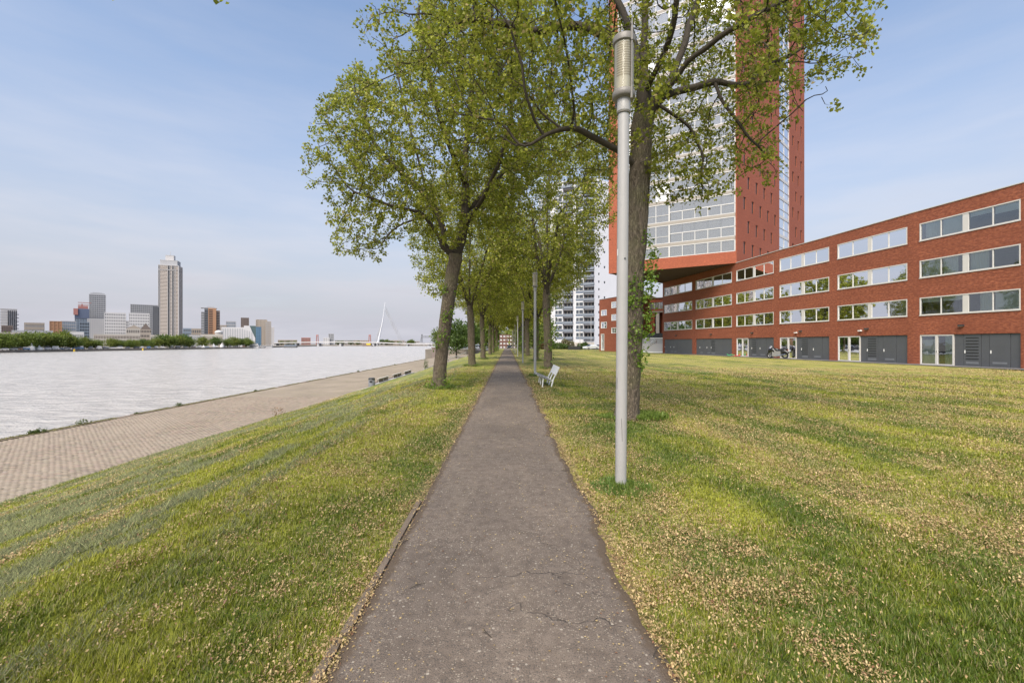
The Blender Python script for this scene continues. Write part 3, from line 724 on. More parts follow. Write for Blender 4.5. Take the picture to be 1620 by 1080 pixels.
b = MB(); b.quad((*A, ZS), (*B, ZS), (*D3, ZS), (*C3, ZS)); Q_(b.build('soffit', M['soffit'], tw))
b = MB(); b.quad((*A, ZT), (*B, ZT), (*D3, ZT), (*C3, ZT)); b.fbox(FF, 2, LF - 2, 3, 12, ZT, ZT + 3); Q_(b.build('roof', M['roof_gravel'], tw))
b = MB(); b.quad((*B, ZS), (*D3, ZS), (*D3, ZT), (*B, ZT)); b.quad((*D3, ZS), (*C3, ZS), (*C3, ZT), (*D3, ZT)); b.quad(FF.pt(.3, 2.1, ZS), FF.pt(LF, 2.1, ZS), FF.pt(LF, 2.1, ZT), FF.pt(.3, 2.1, ZT)); Q_(b.build('rear_wall', M['tower_brick'], tw))

# ------------------------------------------------------------------ small brick block and link wing left of the tower
p0 = (wx(948, 101.5), 101.5); p1 = (wx(1012, 87.5), 87.5); F = Frame(p0, p1); L = F.L; zt = wz(474.4, 101.5)
sb = empty('brick_block', (p0[0], p0[1], ZB), label='small four storey red brick block with square windows right of the white high rise', cat='building')
s0 = Vector((-p0[0], -p0[1], -ZB))
def u_at(px, F):
    r = (px - 810) / 720; return (F.p[0] - r * F.p[1]) / (r * F.u[1] - F.u[0])
def sq(o): o.location = s0; return o
b = MB(); H = []
for (x0, x1, ya, yb) in ((951, 960, 490, 499), (951, 960, 509, 519), (967.5, 975, 477, 487), (967.5, 975, 497, 507), (967.5, 975, 518, 527), (951, 956, 528, 554), (983, 992, 474, 485), (983, 992, 495, 506), (983, 992, 517, 527), (998, 1008, 471, 483), (998, 1008, 493, 504), (998, 1008, 515, 526)):
    ua, ub = u_at(x0, F), u_at(x1, F); Yc = F.p[1] + F.u[1] * (ua + ub) / 2
    H.append((ua, ub, wz(yb, Yc), wz(ya, Yc)))
b.wall(F, 0, L, ZB, zt, H, .2); sq(b.build('wall', M['red_brick'], sb))
b = MB(); e0 = (p0[0] + 10, p0[1] + 14); e1 = (p1[0] + 10, p1[1] + 14)
b.quad((*p0, ZB), (*e0, ZB), (*e0, zt), (*p0, zt)); b.quad((*p1, ZB), (*e1, ZB), (*e1, zt), (*p1, zt)); b.quad((*e0, ZB), (*e1, ZB), (*e1, zt), (*e0, zt)); sq(b.build('side_wall', M['red_brick'], sb))
b = MB(); b.quad((*p0, zt - .1), (*p1, zt - .1), (*e1, zt - .1), (*e0, zt - .1)); b.fbox(F, 0, L, -.04, .25, zt, zt + .08); sq(b.build('roof', M['roof_gravel'], sb))
for (a, c_, z0, z1) in H:
    b = MB(); f = .09
    b.fbox(F, a, c_, -.05, .1, z0, z0 + f); b.fbox(F, a, c_, -.05, .1, z1 - f, z1); b.fbox(F, a, a + f, -.049, .1, z0 + f, z1 - f); b.fbox(F, c_ - f, c_, -.049, .1, z0 + f, z1 - f); b.fbox(F, (a + c_) / 2 - .04, (a + c_) / 2 + .04, .01, .1, z0 + f, z1 - f)
    wo = sq(b.build('window', M['white_paint'], sb)); pane_q(F, a + f, c_ - f, z0 + f, z1 - f, .06, 'pane', M['window_glass'], wo)
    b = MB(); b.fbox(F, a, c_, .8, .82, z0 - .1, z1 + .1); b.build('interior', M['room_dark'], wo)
# link wing with loggia, glazed terrace
q0 = (wx(1012, 93), 93.0); q1 = (wx(1056, 90), 90.0); F = Frame(q0, q1); L = F.L; z1_ = wz(471.5, 91)
lw_ = empty('link_wing', (q0[0], q0[1], ZB), label='set back brick link wing with a tall concrete column and glazed roof terrace', cat='building')
def lq(o): o.location = Vector((-q0[0], -q0[1], -ZB)); return o
def zz(y): return wz(y, 91.5)
b = MB(); b.wall(F, 0, L, ZB, z1_, [(1.0, L - .5, zz(489), zz(478)), (1.2, 2.2, zz(509), zz(499)), (3.0, L - .2, zz(531), zz(495))], .4); lq(b.build('wall', M['tower_brick'], lw_))
b = MB(); b.fbox(F, 3.0, L - .2, 1.2, 1.3, zz(531), zz(495)); lq(b.build('loggia_back_wall', M['tower_brick'], lw_))
b = MB(); b.fbox(F, 3.3, 3.95, -.1, .6, zz(531), zz(494)); lq(b.build('column', M['light_concrete'], lw_))
b = MB(); b.fbox(F, -.1, L, -.25, .4, zz(494.5), zz(492)); b.fbox(F, -.1, L, -.25, .0, z1_, z1_ + .12); lq(b.build('ledge', M['beige_slab'], lw_))
b = MB(); b.fbox(F, 1.0, L - .5, .15, .17, zz(489), zz(478)); lq(b.build('terrace_glass', M['tower_glass'], lw_)); b = MB(); b.fbox(F, 1.0, L - .5, .8, .82, zz(489), zz(478)); lq(b.build('terrace_back', M['far_grey'], lw_))
b = MB()
for u in np.linspace(1.0, L - .56, 5): b.fbox(F, u, u + .06, .05, .14, zz(489), zz(478))
b.fbox(F, 1.2, 2.2, .1, .14, zz(509), zz(508.4)); b.fbox(F, 1.2, 2.2, .1, .14, zz(499.6), zz(499)); b.fbox(F, 1.2, 1.28, .1, .14, zz(508.4), zz(499.6)); b.fbox(F, 2.12, 2.2, .1, .14, zz(508.4), zz(499.6)); lq(b.build('window', M['white_paint'], lw_))
b = MB(); b.fbox(F, 1.28, 2.12, .12, .13, zz(508.4), zz(499.6)); b.fbox(F, 4.4, 5.2, .9, .95, zz(531), zz(515)); lq(b.build('pane', M['window_glass'], lw_))
b = MB(); b.fbox(F, 0, L, 1.3, 9, ZB, z1_ - .2); lq(b.build('rear_body', M['tower_brick'], lw_))
# garden wall with glass panels and stair rail in front of it
F = Frame((wx(1008, 84), 84.0), (wx(1048.3, 81), 81.0)); L = F.L
gw = empty('terrace_wall', (F.p[0], F.p[1], ZB), label='pale grey terrace wall with frosted panels and a diagonal stair rail beside the low wing', cat='wall')
def gq(o): o.location = Vector((-F.p[0], -F.p[1], -ZB)); return o
zq = lambda y: wz(y, 82.5)
b = MB(); b.fbox(F, 0, L, 0, .3, ZB, zq(543.5)); gq(b.build('base', M['far_light'], gw))
b = MB(); b.fbox(F, 0, L, .05, .25, zq(535.5), zq(534.0)); b.fbox(F, 0, L, -.05, .1, ZB, ZB + .25); gq(b.build('rail', M['white_paint'], gw))
for i in range(4):
    u = L * i / 4; b = MB(); b.fbox(F, u + .03, u + L / 4 - .03, .1, .13, zq(543.4), zq(535.6)); gq(b.build('panel', M['far_grey'], gw))
b = MB(); b.tube([F.pt(L * .42, -.05, zq(545.5)), F.pt(L * .72, -.05, zq(537))], .05, 5); b.tube([F.pt(L * .42, -.06, zq(548.5)), F.pt(L * .78, -.06, zq(538))], .05, 5); gq(b.build('stair_rail', M['white_paint'], gw))
b = MB(); b.fbox(F, L * .1, L, 2.2, 2.3, zq(534), zq(526.5)); gq(b.build('balustrade', M['dark_metal'], gw))

# ------------------------------------------------------------------ white high rise with blue-grey balconies
Yh = 197.
hr = empty('high_rise', (wx(900, Yh), Yh, -.3), label='white high rise slab with blue grey balconies behind the trees on the right', cat='building')
HS = Vector((-wx(900, Yh), -Yh, .3))
def hq(o): o.location = HS; return o
h0 = (wx(852, 206), 206.0); h1 = (wx(940.3, 196), 196.0); F = Frame(h0, h1); L = F.L; NF = 21; ZH0 = wz(536, 197)
FH = 3.32; ZHT = ZH0 + NF * FH
lay = []                                               # units by photo x: (kind, x0, x1)
for k_, x0, x1 in (('w', 852, 862), ('b', 862, 870), ('w', 878, 889.5), ('b', 891, 906.5), ('p', 906.5, 911), ('w', 911, 923), ('b', 923.5, 940)): lay.append((k_, u_at(x0, F), u_at(x1, F)))
b = MB(); b.wall(F, 0, L, -.3, ZHT, [(a, c_, ZH0 + k * FH + .15, ZH0 + k * FH + 3.1) for k in range(NF) for (kk, a, c_) in lay if kk == 'b'], 1.2); hq(b.build('wall', M['white_render'], hr))
h2 = (wx(978, 207), 207.0)
FG = Frame(h1, h2)
b = MB(); GH = []
for k in range(NF):
    if k % 1 == 0:
        GH += [(u_at(946.5, FG), u_at(948.8, FG), ZH0 + k * FH + 1.2, ZH0 + k * FH + 2.2)]
        if k % 2: GH += [(u_at(955.3, FG), u_at(957.8, FG), ZH0 + k * FH + 1.2, ZH0 + k * FH + 2.2)]
b.wall(FG, 0, FG.L, -.3, ZHT, GH, .3); hq(b.build('gable_wall', M['gable_render_lit'], hr))
b = MB()
for g_ in GH: b.fbox(FG, g_[0], g_[1], .15, .17, g_[2], g_[3])
hq(b.build('gable_window', M['far_glass'], hr))
b = MB(); b.quad((*h0, ZHT), (*h1, ZHT), (*h2, ZHT), (h0[0] + 12, h0[1] + 12, ZHT)); hq(b.build('roof', M['roof_gravel'], hr))
proto = {}
for k in range(NF):
    z = ZH0 + k * FH
    for li, (kk, a, c_) in enumerate(lay):
        if kk == 'p': continue
        if (kk, li) not in proto:
            if kk == 'w':
                m_ = MB(); m_.fbox(F, a, c_, -.06, .0, .0, 1.0); o_ = hq(m_.build('spandrel', M['slate_grey'], hr))
                m2 = MB(); f = .15; m2.fbox(F, a, c_, -.08, .0, 1.0, 1.12); m2.fbox(F, a, c_, -.08, .0, 2.7, 2.85)
                for u in (a, a + (c_ - a) * .4, c_ - f): m2.fbox(F, u, u + f, -.079, .0, 1.12, 2.7)
                o2 = m2.build('window', M['white_paint'], hr); m3 = MB(); m3.fbox(F, a + f, c_ - f, -.04, -.01, 1.12, 2.7); o3 = m3.build('pane', M['far_glass'], o2)
                proto[(kk, li)] = [o_, o2]; 
            else:
                m_ = MB(); m_.fbox(F, a - .1, c_ + .1, -1.3, -1.2, -.05, 1.05); m_.fbox(F, a - .1, a, -1.2, 0, -.05, 1.05); m_.fbox(F, c_, c_ + .1, -1.2, 0, -.05, 1.05); m_.fbox(F, a, c_, -1.2, 1.2, -.12, .06)
                o_ = m_.build('balcony', M['balcony_grey'], hr)
                m2 = MB(); m2.fbox(F, a, c_, 1.15, 1.2, 0, 2.9); 
                o2 = m2.build('balcony_back_wall', M['tan_render'], hr); m3 = MB()
                for fr in (.08, .4, .7): m3.fbox(F, a + (c_ - a) * fr, a + (c_ - a) * (fr + .22), 1.1, 1.14, .2, 2.4)
                o3 = m3.build('window', M['far_glass_dark'], o2); proto[(kk, li)] = [o_, o2]
            for o_ in proto[(kk, li)]: o_.location = HS + Vector((0, 0, z))
        else:
            for o_ in proto[(kk, li)]:
                n_ = o_.copy(); COL.objects.link(n_); n_.location = HS + Vector((0, 0, z))
                for ch in list(o_.children):
                    n2 = ch.copy(); COL.objects.link(n2); n2.parent = n_
b = MB(); b.fbox(F, 0, L, -.12, -.02, -.3, wz(541.5, 200)); 
hq(b.build('plinth', M['cream_render'], hr))
b = MB()
for u in np.arange(1, L - 1.5, 2.4): b.fbox(F, u, u + .9, -.16, -.13, .5, 1.3)
hq(b.build('plinth_window', M['far_brown'], hr))

# ------------------------------------------------------------------ trees
def grow(seed, polys, att, D=.24, di=1.7, dk=.38, maxit=120, wob=.25, droop=-.05):
    rng = np.random.default_rng(seed); P = []; par_ = []; dr = []
    def addn(p, q): P.append(np.array(p, float)); par_.append(q); return len(P) - 1
    trunk_n = 0
    for pi, pl in enumerate(polys):
        pts = [np.array(p, float) for p in pl]
        if pi == 0: cur = addn(pts[0], -1)
        else:
            d = [np.sum((np.array(x) - pts[0]) ** 2) for x in P]; cur = int(np.argmin(d))
        last = P[cur]
        for p in pts[(1 if pi == 0 else 0):]:
            v = p - last; n = max(1, int(round(np.linalg.norm(v) / D)))
            if pi and np.linalg.norm(v) < D * .5: continue
            for i in range(1, n + 1):
                j = rng.normal(0, .018 if pi else .008, 3)
                cur = addn(last + v * i / n + j, cur)
            last = P[cur]
        if pi == 0: trunk_n = len(P)
    A_ = np.array(att, float); N = np.array(P); alive = np.ones(len(A_), bool)
    nd = np.full(len(A_), 1e9); ni = np.zeros(len(A_), int)
    def upd(idx0):
        nonlocal nd, ni
        new = N[idx0:]
        for s in range(0, len(new), 256):
            d = ((A_[:, None, :] - new[None, s:s + 256]) ** 2).sum(-1); m = d.min(1); k = d.argmin(1)
            b_ = m < nd; nd[b_] = m[b_]; ni[b_] = k[b_] + idx0 + s
    upd(0)
    base_min = int(trunk_n * .55)
    for it in range(maxit):
        alive &= nd > dk * dk
        act = alive & (nd < (di * di if it > 3 else 9 * di * di)) & (ni > base_min)
        if act.sum() == 0: break
        idx = ni[act]; v = A_[act] - N[idx]; v /= np.linalg.norm(v, axis=1)[:, None]
        u, inv_ = np.unique(idx, return_inverse=True); s = np.zeros((len(u), 3)); np.add.at(s, inv_, v)
        s /= np.linalg.norm(s, axis=1)[:, None] + 1e-9
        s += rng.normal(0, wob, s.shape) + np.array([0, 0, droop]); s /= np.linalg.norm(s, axis=1)[:, None]
        newp = N[u] + s * D; i0 = len(N); N = np.concatenate([N, newp]); par_ += list(u); upd(i0)
    return N, np.array(par_), trunk_n
def radii(N, par_, R0, tip=.006):
    n = len(N); tips = np.zeros(n); hasc = np.zeros(n, bool); hasc[par_[par_ >= 0]] = True; tips[~hasc] = 1
    for i in range(n - 1, 0, -1): tips[par_[i]] += tips[i]
    e = math.log(max(tips[0], 2)) / math.log(R0 / tip)
    return tip * tips ** (1 / e), tips, hasc
def tubes(N, par_, r, tips, trunk_n, bark_disp=0, seed=1, minr=0.0, flare=0):
    """returns (V,F) of the trunk and (V,F) of the branches"""
    n = len(N); best = np.full(n, -1); order = np.arange(1, n)
    bt = np.zeros(n)
    for i in order:
        p = par_[i]
        if tips[i] > bt[p]: bt[p] = tips[i]; best[p] = i
    for i in range(1, trunk_n): best[par_[i]] = i
    out = []
    heads = [0] + [i for i in range(1, n) if best[par_[i]] != i]
    for part in (0, 1): out.append(([], [], 0))
    VT, FT, VB, FB = [], [], [], []; ct = cb = 0
    for h in heads:
        ch = []; i = h
        if h != 0: ch.append(par_[h])
        while i >= 0:
            ch.append(i); i = best[i]
        isT = h == 0
        segs = [(ch, False)]
        if isT: segs = [(ch[:trunk_n], True), (ch[trunk_n - 1:], False)]
        for seg, tr in segs:
            if len(seg) < 2: continue
            rr = r[seg].copy()
            if not tr and h != 0: rr[0] = min(rr[0], rr[1] * 1.25)
            if rr.max() < minr: continue
            pts = N[seg]
            if tr and bark_disp:                           # finer rings on the near trunk
                k = int(len(pts) * 4); t_ = np.linspace(0, len(pts) - 1, k); pts = np.stack([np.interp(t_, np.arange(len(seg)), pts[:, c]) for c in range(3)], 1); rr = np.interp(t_, np.arange(len(seg)), rr)
            if not tr and len(pts) > 2:
                sm = pts.copy(); sm[1:-1] = pts[1:-1] * .5 + (pts[:-2] + pts[2:]) * .25; pts = sm
            ns = (40 if bark_disp else 12) if tr else (9 if rr.max() > .09 else 6 if rr.max() > .035 else 4 if rr.max() > .014 else 3)
            T = np.gradient(pts, axis=0); T /= np.linalg.norm(T, axis=1)[:, None] + 1e-9
            ref = np.array([1., 0, 0]) if abs(T[0, 0]) < .8 else np.array([0, 1., 0]); V = []
            for q in range(len(pts)):
                ref = ref - T[q] * ref.dot(T[q]); ref /= np.linalg.norm(ref); bi_ = np.cross(T[q], ref)
                w = np.arange(ns) * 2 * math.pi / ns; rad = np.full(ns, rr[q])
                if tr:
                    zz_ = pts[q, 2] - pts[0, 2]
                    rad = rad * (1 + flare * math.exp(-zz_ / .22) * (1 + .35 * np.sin(w * 4 + seed)) + .03 * np.sin(w * 2 + zz_ * 1.1 + seed) + .02 * np.sin(w * 3 - zz_ * 2.3))
                    if bark_disp:
                        cx, cy = np.cos(w) * 7 + 30, np.sin(w) * 7 + zz_ * .0
                        nn = vnoise(cx * 1.7 + zz_ * .8, cy * 1.7 + zz_ * 2.0, seed); n2 = vnoise(w * 9 + 2 * np.sin(zz_ * 3), np.full(ns, zz_ * 2.4), seed + 3)
                        rad = rad + bark_disp * (nn + n2 - 1)
                V.append(pts[q] + (np.cos(w)[:, None] * ref + np.sin(w)[:, None] * bi_) * rad[:, None])
            V = np.concatenate(V); a = np.arange(len(pts) - 1)[:, None] * ns; k = np.arange(ns)[None]
            Fq = np.stack([a + k, a + (k + 1) % ns, a + (k + 1) % ns + ns, a + k + ns], -1).reshape(-1, 4)
            if tr: VT.append(V); FT.append(Fq + ct); ct += len(V)
            else: VB.append(V); FB.append(Fq + cb); cb += len(V)
    return (np.concatenate(VT), np.concatenate(FT)), (np.concatenate(VB), np.concatenate(FB))
def leaves(P, size, rng, base, spread=.1, out=None, droop=.3, aspect=.42, var=.22):
    """N leaf quads folded on the midrib"""
    n = len(P); d = rng.normal(0, 1, (n, 3)); d[:, 2] -= droop
    if out is not None: d += out
    d /= np.linalg.norm(d, axis=1)[:, None]; s = np.cross(d, rng.normal(0, 1, (n, 3)) + np.array([0, 0, 1.2])); s /= np.linalg.norm(s, axis=1)[:, None] + 1e-9
    nr = np.cross(s, d); L = (size * rng.uniform(.6, 1.25, n))[:, None]
    b = P + rng.normal(0, spread, (n, 3)); V = np.stack([b, b + d * L * .45 + s * L * aspect + nr * L * .1, b + d * L - nr * L * .06, b + d * L * .45 - s * L * aspect + nr * L * .1], 1).reshape(-1, 3)
    F = np.arange(n * 4).reshape(-1, 4)
    t = rng.uniform(0, 1, (n, 1)); c = np.array(base[0])[None] * (1 - t) + np.array(base[1])[None] * t
    c = c * rng.uniform(1 - var, 1 + var, (n, 1)); c = np.where(rng.uniform(0, 1, (n, 1)) < .10, np.array([[.34, .27, .11]]) * rng.uniform(.7, 1.2, (n, 1)), c) if base is LG else c
    return V, F, np.repeat(np.clip(c, 0, 1), 4, 0)
def merge(parts):
    V, F, C = [], [], []; k = 0
    for v, f, c in parts: V.append(v); F.append(f + k); C.append(c); k += len(v)
    return np.concatenate(V), np.concatenate(F), np.concatenate(C)
LG = ((.14, .17, .018), (.43, .435, .062))           # young elm-green, dark to light
def screen(a):
    return a[:, 0] / a[:, 1], (a[:, 2] - 1.5) / a[:, 1]          # bearing and slope seen from the path
def ell(rng, n, c, r, shell=.55):
    d = rng.normal(0, 1, (n, 3)); d /= np.linalg.norm(d, axis=1)[:, None]; q = rng.uniform(shell ** 3, 1, n) ** (1 / 3)
    return np.array(c) + d * q[:, None] * np.array(r)
def make_tree(label, polys, att, R0, seed, leafn, leafs, origin, D=.24, near=False, group=None, shoots=(), dk=.38, cluster=.12, minr=0, keep=.75, name='avenue_tree', base=LG, di=1.7):
    rng = np.random.default_rng(seed); N, pr_, tn = grow(seed, polys, att, D=D, dk=dk, di=di)
    r, tips, hasc = radii(N, pr_, R0)
    tt = np.linspace(1, .82, tn); r[:tn] = np.maximum(r[:tn], R0 * tt)
    (tv, tf), (bv, bf) = tubes(N, pr_, r, tips, tn, bark_disp=.022 if near else 0, seed=seed, minr=minr, flare=.32)
    o = np.array(origin, float); root = empty(name, tuple(o), label=label, cat='tree', group=group)
    link('trunk', np_mesh('trunk', tv - o, tf, smooth=True), M['bark'], root)
    link('branches', np_mesh('branches', bv - o, bf, smooth=True), M['branch_bark'], root)
    thin = np.where((r < .028) & (np.arange(len(N)) > tn))[0]
    dirs = N - N[np.maximum(pr_, 0)]; dirs /= np.linalg.norm(dirs, axis=1)[:, None] + 1e-9
    dens = fbm(N[:, 0] * .8 + N[:, 2] * .5, N[:, 1] * .8 + N[:, 2] * .7, seed, 2)
    thin = thin[rng.uniform(0, 1, len(thin)) < keep * np.clip(.35 + 1.6 * (dens[thin] - .1), .3, 1.2)]
    # side twigs: each carries a bunch of leaves at its end
    tw_ = np.repeat(thin, 2); off = rng.normal(0, 1, (len(tw_), 3)) * .8 + dirs[tw_] * .9; off /= np.linalg.norm(off, axis=1)[:, None]; ln = rng.uniform(.06, .26, (len(tw_), 1))
    tips_ = N[tw_] + off * ln
    if near is not None:                                # the twigs themselves
        a = N[tw_]; s = np.cross(off, [0, 0, 1.]) + 1e-4; s /= np.linalg.norm(s, axis=1)[:, None]; w_ = .004 if leafs < .12 else .008
        TV = np.stack([a - s * w_, a + s * w_, tips_], 1).reshape(-1, 3); TF = np.arange(len(TV)).reshape(-1, 3)
        link('twigs', np_mesh('twigs', TV - o, TF), M['branch_bark'], root)
    k = max(1, int(leafn / max(1, len(tips_)))); PP = np.repeat(tips_, k, 0); OO = np.repeat(off, k, 0)
    tone = np.repeat(rng.uniform(.8, 1.2, len(tips_)), k * 4)[:, None]
    V, F, C = leaves(PP, leafs, rng, base, spread=cluster * .5, out=OO * .7); C = C * tone
    parts = [(V, F, C)]
    for (sx, sy, sz, rad, cnt) in shoots:               # fresh leafy shoots out of the trunk
        pts = np.array([sx, sy, sz]) + rng.normal(0, 1, (cnt, 3)) * np.array([rad, rad, rad * 1.5]); parts.append(leaves(pts, leafs * .95, rng, ((.10, .19, .02), (.24, .33, .05)), spread=.03))
    V, F, C = merge(parts); fo = link('foliage', np_mesh('foliage', V - o, F, C), M['leaf'], root); fo['kind'] = 'stuff'
    return root
# near right tree (behind the lamp)
Y = 9.2
def p9(x, y, dy=0): return ((x - 810) / 720 * (Y + dy), Y + dy, 1.5 + (543 - y) / 720 * (Y + dy))
polysR = [[(2.33, Y, -.05), p9(1000, 500), p9(1008, 350), p9(1014, 240), p9(1018, 180)],
          [p9(1018, 180), p9(1020, 80), p9(1022, 0), p9(1018, -90), p9(1022, -200)],
          [p9(1017, 188), p9(1045, 150, -.2), p9(1070, 122, -.4), p9(1087, 94, -.6), p9(1117, 77, -.8), p9(1141, 56, -1), p9(1171, 40, -1.2), p9(1204, 21, -1.3), p9(1239, 0, -1.4), p9(1290, -20, -1.5)],
          [p9(1056, 142, -.3), p9(1075, 90, .1), p9(1090, 40, .4), p9(1112, -20, .7), p9(1120, -120, 1)],
          [p9(1050, 152, -.2), p9(1099, 138, 0), p9(1129, 128, .1), p9(1152, 135, .1), p9(1178, 135, .2), p9(1202, 115, .3), p9(1228, 96, .4), p9(1270, 80, .5)],
          [p9(1129, 128, .1), p9(1141, 160, -.1), p9(1160, 188, -.2), p9(1180, 212, -.3), p9(1212, 240, -.4), p9(1225, 268, -.4)],
          [p9(1040, 165, -.2), p9(1070, 185, -.1), p9(1095, 200, 0), p9(1112, 240, 0)],
          [p9(1010, 262), p9(978, 234, -.3), p9(950, 222, -.5), p9(915, 205, -.7), p9(890, 203, -.8), p9(860, 215, -.9), p9(830, 235, -.9)],
          [p9(1018, 110), p9(985, 78, .2), p9(965, 60, .3), p9(940, 47, .4), p9(895, 39, .6), p9(849, 49, .8), p9(800, 38, .9), p9(740, 30, 1)],
          [p9(1018, 130), p9(1000, 60, 1), p9(960, -40, 1.6), p9(920, -120, 2)], [p9(1018, 150), p9(1060, 60, -1.2), p9(1080, -60, -1.8)]]
rng = np.random.default_rng(42)
att = np.concatenate([ell(rng, 2100, (2.6, 9.3, 9.1), (4.6, 4.3, 4.4)), ell(rng, 420, (5.6, 8.2, 7.4), (2.1, 1.6, 1.5), 0), ell(rng, 260, (4.7, 9.0, 5.8), (1.5, 1.1, 1.1), 0),
                      ell(rng, 140, (3.7, 9.2, 5.0), (1.0, .7, .7), 0), ell(rng, 420, (.1, 9.0, 6.6), (2.3, 1.8, 1.6), 0), ell(rng, 380, (-1.4, 9.8, 8), (1.9, 1.6, 1.5), 0), ell(rng, 90, (1.6, 8.9, 5.2), (.8, .8, .7), 0)])
zmin = np.where(att[:, 0] > 2.6, 4.3 + .10 * np.abs(att[:, 0] - 4), 5.0 + .25 * np.abs(att[:, 0]))
att = att[(att[:, 2] > zmin)]; bx, by = screen(att); att = att[(bx < np.where(by > .58, .80, .70)) & ((bx < .58) | (by > .50)) & ((by > .36) | (bx < .60))]
sh = []
for px, py, rad, c in ((1030, 425, .07, 60), (1026, 450, .08, 70), (1000, 478, .08, 80), (1022, 470, .09, 80), (1028, 500, .06, 45), (1002, 530, .10, 110), (1024, 525, .06, 50), (1018, 560, .05, 40), (1033, 400, .06, 40), (1003, 448, .06, 40), (1024, 375, .05, 30), (1012, 575, .05, 30)):
    q = p9(px, py, -.22); sh.append((q[0], q[1], q[2], rad, int(c * 1.5)))
make_tree('big leafy avenue tree with green shoots on its trunk behind the nearest lamp post', polysR, att, .212, 7, 84000, .070, (2.33, Y, 0), D=.17, near=True, group='trees lining the path', shoots=sh, dk=.27, cluster=.10, keep=.66)
# near left tree
Y = 15.4
def p15(x, y, dy=0): return ((x - 810) / 720 * (Y + dy), Y + dy, 1.5 + (543 - y) / 720 * (Y + dy))
polysL = [[(-2.5, Y, -.1), p15(700, 545), p15(706, 500), p15(715, 440), p15(721, 402)],
          [p15(719, 402), p15(708, 398), p15(693, 372, -.2), p15(674, 343, -.4), p15(661, 334, -.5), p15(636, 329, -.7), p15(600, 320, -.9), p15(560, 305, -1.1)],
          [p15(701, 385), p15(703, 368, .2), p15(693, 337, .4), p15(674, 309, .5), p15(655, 290, .6), p15(617, 255, .7), p15(592, 227, .7), p15(580, 189, .7), p15(564, 150, .6), p15(560, 100, .5)],
          [p15(672, 346, -.4), p15(640, 352, -.7), p15(612, 372, -.9), p15(598, 395, -1)],
          [p15(722, 400), p15(727, 390), p15(734, 358, .3), p15(737, 300, .6), p15(735, 240, .8), p15(745, 170, 1), p15(750, 90, 1.2), p15(752, -10, 1.3)],
          [p15(735, 340, .4), p15(770, 300, 1.2), p15(800, 270, 1.6), p15(850, 250, 2)], [p15(737, 290, .6), p15(715, 240, -.8), p15(690, 170, -1.4), p15(670, 90, -1.8), p15(660, 10, -2)],
          [p15(674, 309, .5), p15(660, 240, .1), p15(640, 170, .1), p15(625, 100, 0), p15(620, 60, 0)], [p15(734, 358, .3), p15(760, 320, -1), p15(790, 260, -1.7), p15(810, 180, -2)]]
rng = np.random.default_rng(77)
att = np.concatenate([ell(rng, 3300, (-2.6, 15.5, 9.5), (4.2, 4.3, 4.9)), ell(rng, 420, (-5.4, 15.2, 7.6), (1.7, 1.6, 1.5), 0), ell(rng, 260, (-4.9, 14.9, 5.3), (1.15, 1.1, 1.15), 0),
                      ell(rng, 200, (-5.2, 15.6, 11.0), (1.1, 1.1, 1.35), 0), ell(rng, 350, (-.4, 15.4, 7.2), (2.1, 2.2, 2), 0), ell(rng, 420, (-.6, 14.8, 11.2), (2.6, 2.4, 2.4), 0)])
att = att[(att[:, 2] > 4.6 + .35 * np.clip(att[:, 0] + 2.4, 0, 5)) | (att[:, 0] < -3.9)]
bx, by = screen(att)
topl = np.interp(bx, [-.475, -.45, -.42, -.37, -.34, -.31, -.27, -.24, -.22, -.17], [.43, .49, .56, .60, .635, .61, .585, .62, .69, .95]); att = att[by < topl - .02]
sh = []
for px, py, rad, c in ((703, 458, .05, 40), (704, 500, .06, 50), (700, 532, .09, 90), (716, 492, .05, 30), (690, 545, .05, 30), (722, 462, .04, 25), (706, 612, .12, 90), (684, 612, .08, 50)):
    q = p15(px, py, -.3); sh.append((q[0], q[1], max(q[2], .1), rad, c))
make_tree('big leafy tree leaning over the left verge, first trunk left of the path', polysL, att, .225, 9, 78000, .084, (-2.5, Y, 0), D=.20, group='trees lining the path', shoots=sh, dk=.31, cluster=.11, keep=.62)
# the same kind further along: three grown variants, copied
def generic(seed, leafn, leafs, natt, D, lean, minr=0):
    rng = np.random.default_rng(seed); pol = [[(0, 0, -.1), (lean * .4, 0, 1.6), (lean * .8, .05, 3.2), (lean, 0, 4.1)]]
    k = 4
    for i in range(k):
        a = i * 2 * math.pi / k + rng.uniform(-.4, .4); r_ = rng.uniform(1.3, 2.0)
        z0 = 4.0 - .35 * (i % 2); pol.append([(lean, 0, z0), (lean + .35 * math.cos(a), .35 * math.sin(a), z0 + .7), (lean + r_ * .6 * math.cos(a), r_ * .6 * math.sin(a), z0 + 2), (lean + r_ * math.cos(a + .2), r_ * math.sin(a + .2), z0 + 4)])
    pol.append([(lean, 0, 4.1), (lean + .1, .1, 6), (lean, -.1, 8.5)])
    att = np.concatenate([ell(rng, natt, (lean, 0, 8.8), (4.2, 4.6, 4.6)), ell(rng, natt // 6, (lean - 2, 0, 5.8), (1.8, 2.2, 1.6), 0), ell(rng, natt // 6, (lean + 2, 1, 5.9), (1.8, 2.2, 1.6), 0)])
    att = att[att[:, 2] > 4.0 + .2 * np.abs(att[:, 0])]
    sh = [(rng.uniform(-.25, .25), -.2 + rng.uniform(-.1, .1), z, .12, 60) for z in np.linspace(.6, 3.6, 6)]
    return make_tree('', pol, att, .24, seed, leafn, leafs, (0, 0, 0), D=D, group='trees lining the path', shoots=sh, dk=D * 1.6, cluster=.2, minr=minr, keep=.9, di=2.2)
v1 = generic(101, 36000, .12, 1900, .26, .15); v2 = generic(103, 36000, .12, 1900, .26, -.12); v3 = generic(107, 11000, .24, 700, .42, .05, .006)
spots = []
